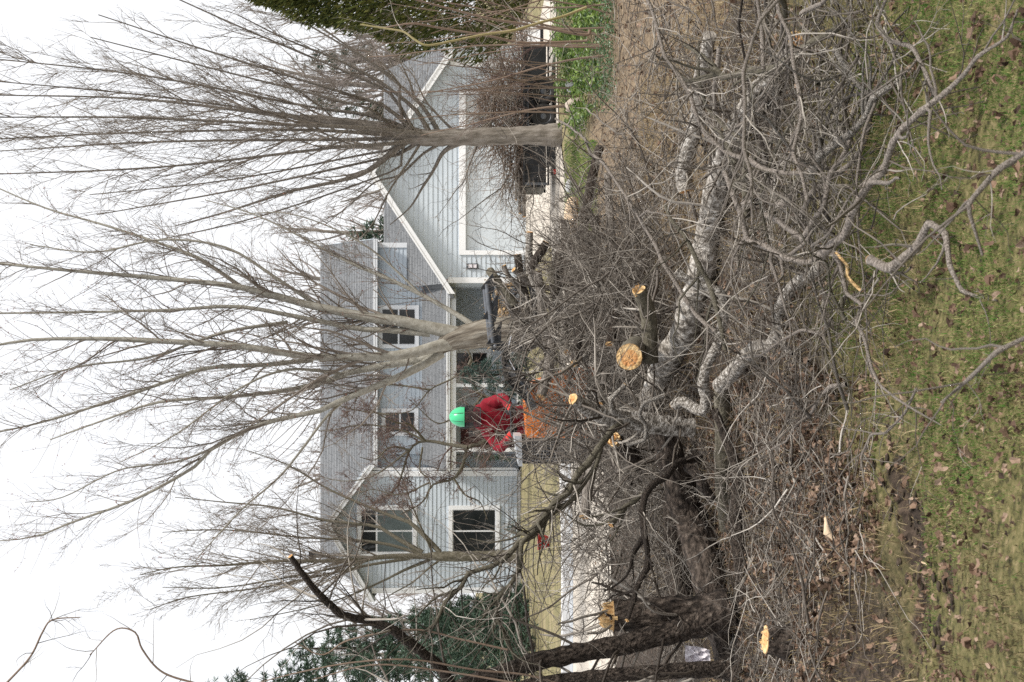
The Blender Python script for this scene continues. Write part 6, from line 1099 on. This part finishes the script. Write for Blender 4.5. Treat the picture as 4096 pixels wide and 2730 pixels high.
for k in range(7):
    crooked(rng.uniform(2850, 3350), rng.uniform(20, 900), rng.uniform(6.8, 9.0), rng.uniform(0.06, 0.2), rng.uniform(0, 6.28), rng.uniform(1.4, 2.4), rng.uniform(24, 36), 'thick crooked limb arching over the foreground tangle', 'thick crooked limbs in the foreground')
for k in range(7):
    crooked(rng.uniform(3000, 3350), rng.uniform(1000, 1700), rng.uniform(6.9, 8.3), rng.uniform(0.03, 0.10), rng.uniform(0, 6.28), rng.uniform(0.6, 1.4), rng.uniform(12, 22), 'crooked bare limb lying below the white kinked branch', 'crooked limbs in the middle foreground')

# --- suckers and saplings at the right edge
def sapling(name, label, base_px, base_py, Yd, n, L, lean, mt, r=0.012, tw=60, group='sapling shoots at the right edge'):
    b = at(base_px, base_py, Yd); b[2] = 0; t = empty(name, b, label, 'shrub', group)
    st = b + np.stack([rng.normal(size=n) * 0.16, rng.normal(size=n) * 0.2, np.zeros(n)], 1)
    S = grow(st, np.stack([rng.normal(size=n) * lean + 0.02, rng.normal(size=n) * lean, np.ones(n)], 1), rng.uniform(L * 0.55, L, n), 14, 0.02, 0.05); RS = (rng.uniform(0.7, 1.2, n) * r)[:, None] * np.linspace(1, 0.3, 14)[None]
    for i in range(n): MB().tubes(S[i:i + 1], RS[i:i + 1], 6).build('stem', mt, t)
    m_ = MB(); A, RA = spawn(S, RS, tw, 0.25, 1.0, 38, 14, (0.12, 0.4), 7, 0.5, up=0.03, wig=0.12, rmin=0.003); m_.tubes(A, RA, 4); B, RB = spawn(A, RA, tw * 2, 0.1, 1.0, 45, 15, (0.25, 0.6), 5, 0.6, up=0.02, wig=0.14, rmin=0.0025); m_.tubes(B, RB, 3)
    m_.build('twigs', 'twig_red' if mt != 'stem_yellow' else 'stem_yellow', t)['kind'] = 'stuff'
sapling('sapling_shrub', 'brown many-stemmed shrub growing by the boulder before the trailer', 2290, 400, 25.0, 8, 4.2, 0.14, 'stem_brown', 0.017, 90)
sapling('sapling_shrub', 'slender red-brown shoots before the white cabinet', 2340, 150, 20.0, 6, 3.6, 0.14, 'stem_brown', 0.017, 60)
sapling('sapling_shrub', 'slim shoots rising at the very corner above the green plants', 2330, 30, 19.0, 5, 4.2, 0.12, 'stem_brown', 0.015, 40)
sapling('sapling_shrub', 'thin reddish shrub between the arborvitae and the verge tree', 2255, 300, 28.0, 8, 3.4, 0.18, 'stem_brown', 0.014, 120)
o, P, R = log('bent_shoot', [(2345, 30, 17.0), (2252, 66, 16.9), (2157, 92, 16.8), (2048, 124, 16.7), (1933, 140, 16.6), (1806, 166, 16.5), (1710, 182, 16.4), (1659, 159, 16.4), (1614, 128, 16.4), (1544, 115, 16.4), (1442, 99, 16.4)], [11, 11, 10, 9, 7], 'yellow-green shoot bending in an S before the arborvitae', 'stem_yellow', 'branch', (0, 0), 0.04, 8, tw=8, twL=(0.3, 0.8), twr=0.003, group='sapling shoots at the right edge')
o, P, R = log('bent_shoot', [(2360, 120, 18.0), (2335, 140, 18.0), (2125, 102, 17.9), (1965, 77, 17.8), (1806, 38, 17.7), (1646, -5, 17.6)], [13, 12, 10, 7], 'straight purple-brown shoot crossing low before the arborvitae', 'stem_brown', 'branch', (0, 0), 0.04, 8, tw=12, twL=(0.3, 0.9), twr=0.003, group='sapling shoots at the right edge')
o, P, R = log('bent_shoot', [(2350, 160, 18.5), (2322, 166, 18.5), (2093, 172, 18.4), (1965, 147, 18.3), (1774, 115, 18.2), (1646, 96, 18.1), (1519, 115, 18.1)], [12, 11, 9, 6], 'purple-brown shoot arching across the white cabinet', 'stem_brown', 'branch', (0, 0), 0.04, 8, tw=12, twL=(0.3, 0.9), twr=0.003, group='sapling shoots at the right edge')
# thin shoots rising at the left edge before the spruces
for (tr, lb) in (([(2250, 2740, 9.4), (2100, 2700, 9.4), (1900, 2680, 9.35), (1650, 2640, 9.3), (1420, 2650, 9.3), (1200, 2690, 9.3), (1000, 2740, 9.3)], 'long curved whip rising before the spruces at the left edge'), ([(2030, 2600, 9.4), (1850, 2560, 9.4), (1650, 2520, 9.4), (1400, 2560, 9.4), (1290, 2620, 9.4), (1180, 2570, 9.4)], 'thin pale whip curling before the spruces'),
               ([(2100, 2740, 9.3), (1800, 2690, 9.3), (1500, 2660, 9.3), (1250, 2720, 9.3)], 'slim grey whip nearest the left edge'), ([(800, 2740, 9.2), (650, 2690, 9.2), (570, 2600, 9.2), (540, 2530, 9.2), (460, 2520, 9.2), (360, 2620, 9.2)], 'lone curved twig against the white sky at the left edge'), ([(20, 2740, 9.2), (120, 2630, 9.2), (170, 2530, 9.2), (210, 2480, 9.2), (320, 2470, 9.2)], 'lone budded twig against the white sky in the top corner')):
    log('whip_branch', tr, [9, 8, 7, 4], lb, 'stem_brown', 'branch', (0, 0), 0.04, 7, tw=9, twL=(0.15, 0.5), twr=0.0028, group='whips at the left edge', sub=1.0)

# ================================================================== GROUND COVER, LEAVES, GRASS, SMALL THINGS
def leafset(name, c, d, nrm, s, wd, mt, curl=0.15, kind=True):
    """pointed leaves folded along the midrib: base, two sides, tip"""
    d = d / (np.linalg.norm(d, axis=1, keepdims=True) + 1e-9); sdv = np.cross(d, nrm); sdv /= np.linalg.norm(sdv, axis=1, keepdims=True) + 1e-9; up = np.cross(sdv, d)
    s = s[:, None]; N = len(c)
    v = np.stack([c, c + d * s * 0.5 + sdv * s * wd + up * s * curl, c + d * s * 0.55, c + d * s * 0.5 - sdv * s * wd + up * s * curl, c + d * s - up * s * curl * 0.6], 1); k = np.arange(N) * 5
    t = np.concatenate([np.stack([k, k + 1, k + 2], 1), np.stack([k, k + 2, k + 3], 1), np.stack([k + 2, k + 1, k + 4], 1), np.stack([k + 3, k + 2, k + 4], 1)])
    o = MB().add(v, None, t).build(name, mt, smooth=False); o['kind'] = 'stuff'; return o
# evergreen ground cover at right
def scatter_px(n, fn):
    out = []
    while len(out) < n:
        px, py = rng.uniform(2195, 2470), rng.uniform(-60, 640)
        if fn(px, py): out.append(gnd(px + 8, py))
    return np.array(out)
cov = lambda x, y: (x < 2425 - 0.03 * y + 22 * math.sin(y / 40) + 14 * math.sin(y / 13)) and (x > 2240 + 0.10 * max(0, y - 120) + 16 * math.sin(y / 33) + 8 * math.sin(y / 9)) and y < 490 + 60 * math.sin(x / 30) and mnoise.noise(Vector((x / 38.0, y / 60.0, 3.0))) > -0.22
for (nn, mt, lab, sz, hz) in ((7000, 'cover_leaf', 'bright green leafy ground cover beside the verge', (0.07, 0.13), 0.22), (5000, 'cover_dark', 'dark glossy creeping ground cover at the right edge', (0.04, 0.08), 0.14)):
    p = scatter_px(nn, cov if mt == 'cover_leaf' else (lambda x, y: (cov(x, y) or (2225 < x < 2300 and y < 330) or (2400 < x < 2470 and y < 420 + 30 * math.sin(x)))))
    if mt == 'cover_leaf': p = p[(rng.random(len(p)) < 0.35) | (np.sin(p[:, 0] * 2.6) + np.sin(p[:, 1] * 1.1 + 1) > -0.2)]
    N = len(p); a = rng.uniform(0, 2 * PI, N); d = np.stack([np.cos(a), np.sin(a), rng.uniform(-0.1, 0.9, N)], 1); c = p + np.stack([0 * a, 0 * a, rng.random(N) * hz + 0.02], 1)
    tag(leafset('ground_cover', c, d, np.stack([rng.normal(size=N) * 0.3, rng.normal(size=N) * 0.3, np.ones(N)], 1), rng.uniform(*sz, N), 0.2, mt), lab, 'plants')

# fallen leaves: litter as a mass, the ones on the lawn one by one
def leafmesh(seed):
    g = np.random.default_rng(seed); k = 10; a = np.linspace(0, 2 * PI, k, endpoint=False); r = 0.5 * (1 + 0.28 * np.cos(a * 5 + g.uniform(0, 6)) * g.uniform(0.2, 1)) * (0.75 + 0.35 * np.abs(np.cos(a)))
    x, y = r * np.cos(a), r * np.sin(a) * g.uniform(0.55, 0.9); z = g.uniform(0.8, 2.6) * y ** 2 + g.uniform(-0.6, 1.1) * x ** 2 + g.normal(size=k) * 0.13
    v = np.concatenate([np.stack([x, y, z], 1), [[0, 0, -0.02]]]); return v, np.array([(i, (i + 1) % k, k) for i in range(k)])
LV = [leafmesh(50 + i) for i in range(10)]
def rotm(yaw, tx, ty):
    cy_, sy_ = np.cos(yaw), np.sin(yaw); Rz = np.array([[cy_, -sy_, 0], [sy_, cy_, 0], [0, 0, 1]]); cx_, sx_ = np.cos(tx), np.sin(tx); Rx = np.array([[1, 0, 0], [0, cx_, -sx_], [0, sx_, cx_]]); ct, st_ = np.cos(ty), np.sin(ty); Ry = np.array([[ct, 0, st_], [0, 1, 0], [-st_, 0, ct]])
    return Rz @ Rx @ Ry
mb = MB(); cnt = 0
while cnt < 6800:
    if rng.random() < 0.58: px, py = rng.uniform(2850, 3560), rng.uniform(1500, 2760)
    else: px, py = rng.uniform(2380, 3300), rng.uniform(-20, 2300)
    ed_ = 3300 + 110 * math.sin(py / 150) + 70 * math.sin(py / 57)
    if px > ed_ and rng.random() < (px - ed_) / 260: continue
    p = gnd(px, py); v, t = LV[rng.integers(10)]; s = rng.uniform(0.022, 0.055) * (1.25 if p[1] > 12 else 1)
    mb.add((v * s) @ rotm(rng.uniform(0, 6.28), rng.normal() * 0.75, rng.normal() * 0.75).T + [p[0], p[1], float(gz(p[0], p[1])) + rng.uniform(0.01, 0.035)], None, t); cnt += 1
for _ in range(1000):
    p = gnd(rng.uniform(3380, 4110), rng.uniform(-20, 2750)); v, t = LV[rng.integers(10)]; s = rng.uniform(0.012, 0.034)
    mb.add((v * s) @ rotm(rng.uniform(0, 6.28), rng.normal() * 0.7, rng.normal() * 0.7).T + [p[0], p[1], float(gz(p[0], p[1])) + rng.uniform(0.012, 0.03)], None, t)
tag(mb.build('leaf_litter', 'dead_leaf', smooth=False), 'brown leaf litter spread under the fallen trunks', 'leaves', kind='stuff')
LM = []
for v, t in LV:
    o = MB().add(v, None, t).build('dead_leaf', 'dead_leaf_single', smooth=False); LM.append(o.data); COL.objects.unlink(o); bpy.data.objects.remove(o)
cnt = 0
while cnt < 285:
    px, py = rng.uniform(3400, 4110), rng.uniform(-20, 2740)
    if px < 3560 and py < 1250 and rng.random() < 0.6: continue
    p = gnd(px, py); s = rng.uniform(0.025, 0.056)
    o = bpy.data.objects.new('dead_leaf', LM[rng.integers(10)]); COL.objects.link(o); o.location = (p[0], p[1], float(gz(p[0], p[1])) + rng.uniform(0.018, 0.04)); o.rotation_euler = (rng.normal() * 0.6, rng.normal() * 0.6, rng.uniform(0, 6.28)); o.scale = (s, s * rng.uniform(0.6, 1.1), s * rng.uniform(0.6, 1.4))
    big_ = 'broad' if s > 0.04 else 'small'; where = 'by the hooked branch' if py < 1300 and px < 3850 else ('at the bottom edge' if px > 3850 else ('left of the bowed branch, near the ruts' if py > 1750 else 'under the bowed branch'))
    tag(o, big_ + ' dry brown leaf on the lawn ' + where, 'leaf', big_ + ' dry leaves ' + where); cnt += 1

# grass blades on the near lawn, dry blades on the verge and straw
def blades(name, n, fn, h, wdt, mt, label, zoff=0.0):
    p = fn(n); N = len(p); a = rng.uniform(0, 2 * PI, N); L = rng.uniform(h[0], h[1], N)[:, None]; ln = rng.uniform(0.2, 1.3, N)[:, None]
    d = np.stack([np.cos(a), np.sin(a), 0 * a], 1); sdv = np.stack([-np.sin(a), np.cos(a), 0 * a], 1) ; rt = rng.uniform(0, PI, N)[:, None]; sdv = np.cos(rt) * sdv + np.sin(rt) * d
    m1 = p + np.array([0, 0, 1]) * L * 0.6 / np.sqrt(1 + ln * 0.5) + d * L * ln * 0.3; m2 = m1 + np.array([0, 0, 1]) * L * 0.28 / (1 + ln) + d * L * ln * 0.45
    w_ = wdt * rng.uniform(0.6, 1.3, N)[:, None]; v = np.stack([p - sdv * w_, p + sdv * w_, m1 + sdv * w_ * 0.8, m1 - sdv * w_ * 0.8, m2], 1); k = np.arange(N) * 5
    return tag(MB().add(v, np.stack([k, k + 1, k + 2, k + 3], 1), np.stack([k + 3, k + 2, k + 4], 1)).build(name, mt, smooth=False), label, 'grass', kind='stuff')
def lawn_pts(n):
    x = rng.uniform(-2.6, 2.6, n * 2); y = 4.3 + rng.random(n * 2) ** 1.0 * 4.0; edge = 7.1 - 0.35 * (x < 0) * np.abs(x) + 0.45 * np.sin(x * 2.3 + 1) + 0.25 * np.sin(x * 6.1); keep_ = (y < edge + rng.normal(size=n * 2) * 0.22)
    keep_ &= rng.random(n * 2) > bare(x, y) * 1.15
    keep_ &= rng.random(n * 2) < np.clip(0.95 + 0.85 * x + 0.45 * np.sin(y * 4 + x * 3), 0.05, 1.0)
    patch = 0.5 + 0.28 * np.sin(x * 3.1 + y * 1.7) + 0.28 * np.sin(x * 7.3 - y * 5.1 + 2) + 0.2 * np.sin(y * 9.7 + x * 4); keep_ &= rng.random(n * 2) < np.clip(patch + 0.35, 0.15, 1)
    x, y = x[keep_][:n], y[keep_][:n]; return np.stack([x, y, gz(x, y) - 0.004], 1)
blades('lawn_grass', 92000, lawn_pts, (0.014, 0.042), 0.0017, 'grass', 'patchy green and straw lawn grass in the foreground')
def litter_pts(n):
    x = rng.uniform(-2.8, 2.9, n); y = rng.uniform(6.0, 16.0, n); k_ = rng.random(n) < np.where((x > 0.6) & (y > 9), 1.0, 0.45); x, y = x[k_], y[k_]; return np.stack([x, y, gz(x, y)], 1)
def brown_pts(n):
    x = rng.uniform(-2.4, 0.6, n); y = rng.uniform(4.4, 7.6, n); k_ = rng.random(n) < np.clip(0.55 - 0.4 * x + 0.3 * np.sin(x * 5 + y * 3), 0.05, 1) * np.clip(0.6 + 0.6 * np.sin(x * 9 + 4 * np.sin(y * 3)) * np.sin(y * 8), 0.1, 1) * (1 - np.minimum(1, 1.1 * bare(x, y))); x, y = x[k_], y[k_]; return np.stack([x, y, gz(x, y) - 0.003], 1)
blades('thatch_grass', 42000, brown_pts, (0.012, 0.045), 0.0017, 'thatch', 'dead brown thatch in the lawn at left')
blades('dry_grass', 36000, litter_pts, (0.04, 0.12), 0.0022, 'grass_dry', 'flattened straw-coloured grass among the litter')
def verge_pts(n):
    q = np.array([gnd(rng.uniform(2262, 2392), rng.uniform(560, 980)) for _ in range(n)]); return q
blades('verge_grass', 9000, verge_pts, (0.04, 0.10), 0.004, 'grass', 'short verge grass around the foot of the verge tree')
# stick litter: broken twigs too many to count
N = 4200; pys = rng.uniform(-40, 2760, N); pxs = np.where(rng.random(N) < 0.55, rng.uniform(2480, 3120, N), 2900 + (480 + 110 * np.sin(pys / 150) + 70 * np.sin(pys / 57)) * rng.random(N))
c = np.array([gnd(a, b) for a, b in zip(pxs, pys)]); c[:, 2] = gz(c[:, 0], c[:, 1]) + rng.random(N) * 0.035 + 0.006
a = rng.uniform(0, 2 * PI, N); d = np.stack([np.cos(a), np.sin(a), rng.normal(size=N) * 0.12], 1)
S = grow(c, d, rng.uniform(0.08, 0.55, N), 5, 0.0, 0.14)
tag(MB().tubes(S, np.repeat((rng.uniform(0.0012, 0.0042, N))[:, None], 5, 1) * np.linspace(1, 0.5, 5)[None], 3).build('twig_litter', 'branch'), 'fine broken twigs littering the ground', 'twigs', kind='stuff')

# clods of torn mud round the ruts
mb = MB()
for _ in range(260):
    a, b, c_, d_, _z = RUTS[rng.integers(len(RUTS))]; x = a + rng.normal() * c_ * 1.1; y = b + rng.normal() * d_ * 1.5; s = rng.uniform(0.005, 0.02); m2 = MB(); ellipsoid(m2, (0, 0, 0), (s * 1.3, s * 0.9, s * 0.5), 5)
    v = m2.v[0] * (1 + 0.5 * np.array([mnoise.noise(Vector(q * 1.3 / s) + Vector((x * 50, y * 50, 0))) for q in m2.v[0]]))[:, None] + [x, y, float(gz(x, y)) + s * 0.1]; mb.add(v, m2.q[0])
tag(mb.build('mud_clods', 'mud'), 'dark torn mud in the ruts of the lawn at left', 'mud', kind='stuff')
# rocks, paper
def rock(px, py, wd, hg, mt, label, sink=0.25):
    p = gnd(px, py); s = wpx(wd, p[1]) / 2; hz_ = wpx(hg, p[1]) * 0.75; mb = MB(); ellipsoid(mb, (0, 0, 0), (s, s * 0.8, hz_), 12)
    v = mb.v[0]; v *= (1 + 0.22 * np.array([mnoise.noise(Vector(q * 2.2 / s) + Vector((px, py, 0))) for q in v]))[:, None]; v += [p[0], p[1], hz_ * (1 - sink) - 0.02]
    return tag(mb.build('rock', mt), label, 'rock', 'rocks along the verge')
rock(2335, 425, 70, 60, 'rock_tan', 'round tan boulder in the green ground cover'); rock(2312, 345, 50, 42, 'rock_grey', 'pale grey rock beside the tan boulder'); rock(2286, 745, 54, 24, 'rock_grey', 'flat grey stone on the verge grass', 0.4); rock(2345, 865, 60, 30, 'rock_grey', 'whitish flat stone half under the long verge log', 0.4)
pc = at(2790, 2628, 9.75); mb = MB(); n_ = 9; U, V = np.meshgrid(np.linspace(-0.5, 0.5, n_), np.linspace(-0.5, 0.5, n_), indexing='ij')
sx_, sz_ = wpx(90, 9.75), wpx(96, 9.75); X = pc[0] + U * sx_ * (0.85 + 0.3 * V); Z = pc[2] + V * sz_; Yv = pc[1] + 0.25 * V * sz_ + 0.012 * np.sin(U * 17 + V * 9) + 0.012 * rng.normal(size=U.shape)
vv = np.concatenate([np.stack([X, Yv, Z], -1).reshape(-1, 3), np.stack([X, Yv + 0.004, Z], -1).reshape(-1, 3)]); ii, jj = np.meshgrid(np.arange(n_ - 1), np.arange(n_ - 1), indexing='ij'); b_ = (ii * n_ + jj).reshape(-1); q = np.stack([b_, b_ + n_, b_ + n_ + 1, b_ + 1], 1)
tag(mb.add(vv, np.concatenate([q, q[:, ::-1] + n_ * n_])).build('paper_sheet', 'paper', smooth=False), 'crumpled white paper caught between the trunks at left', 'paper')
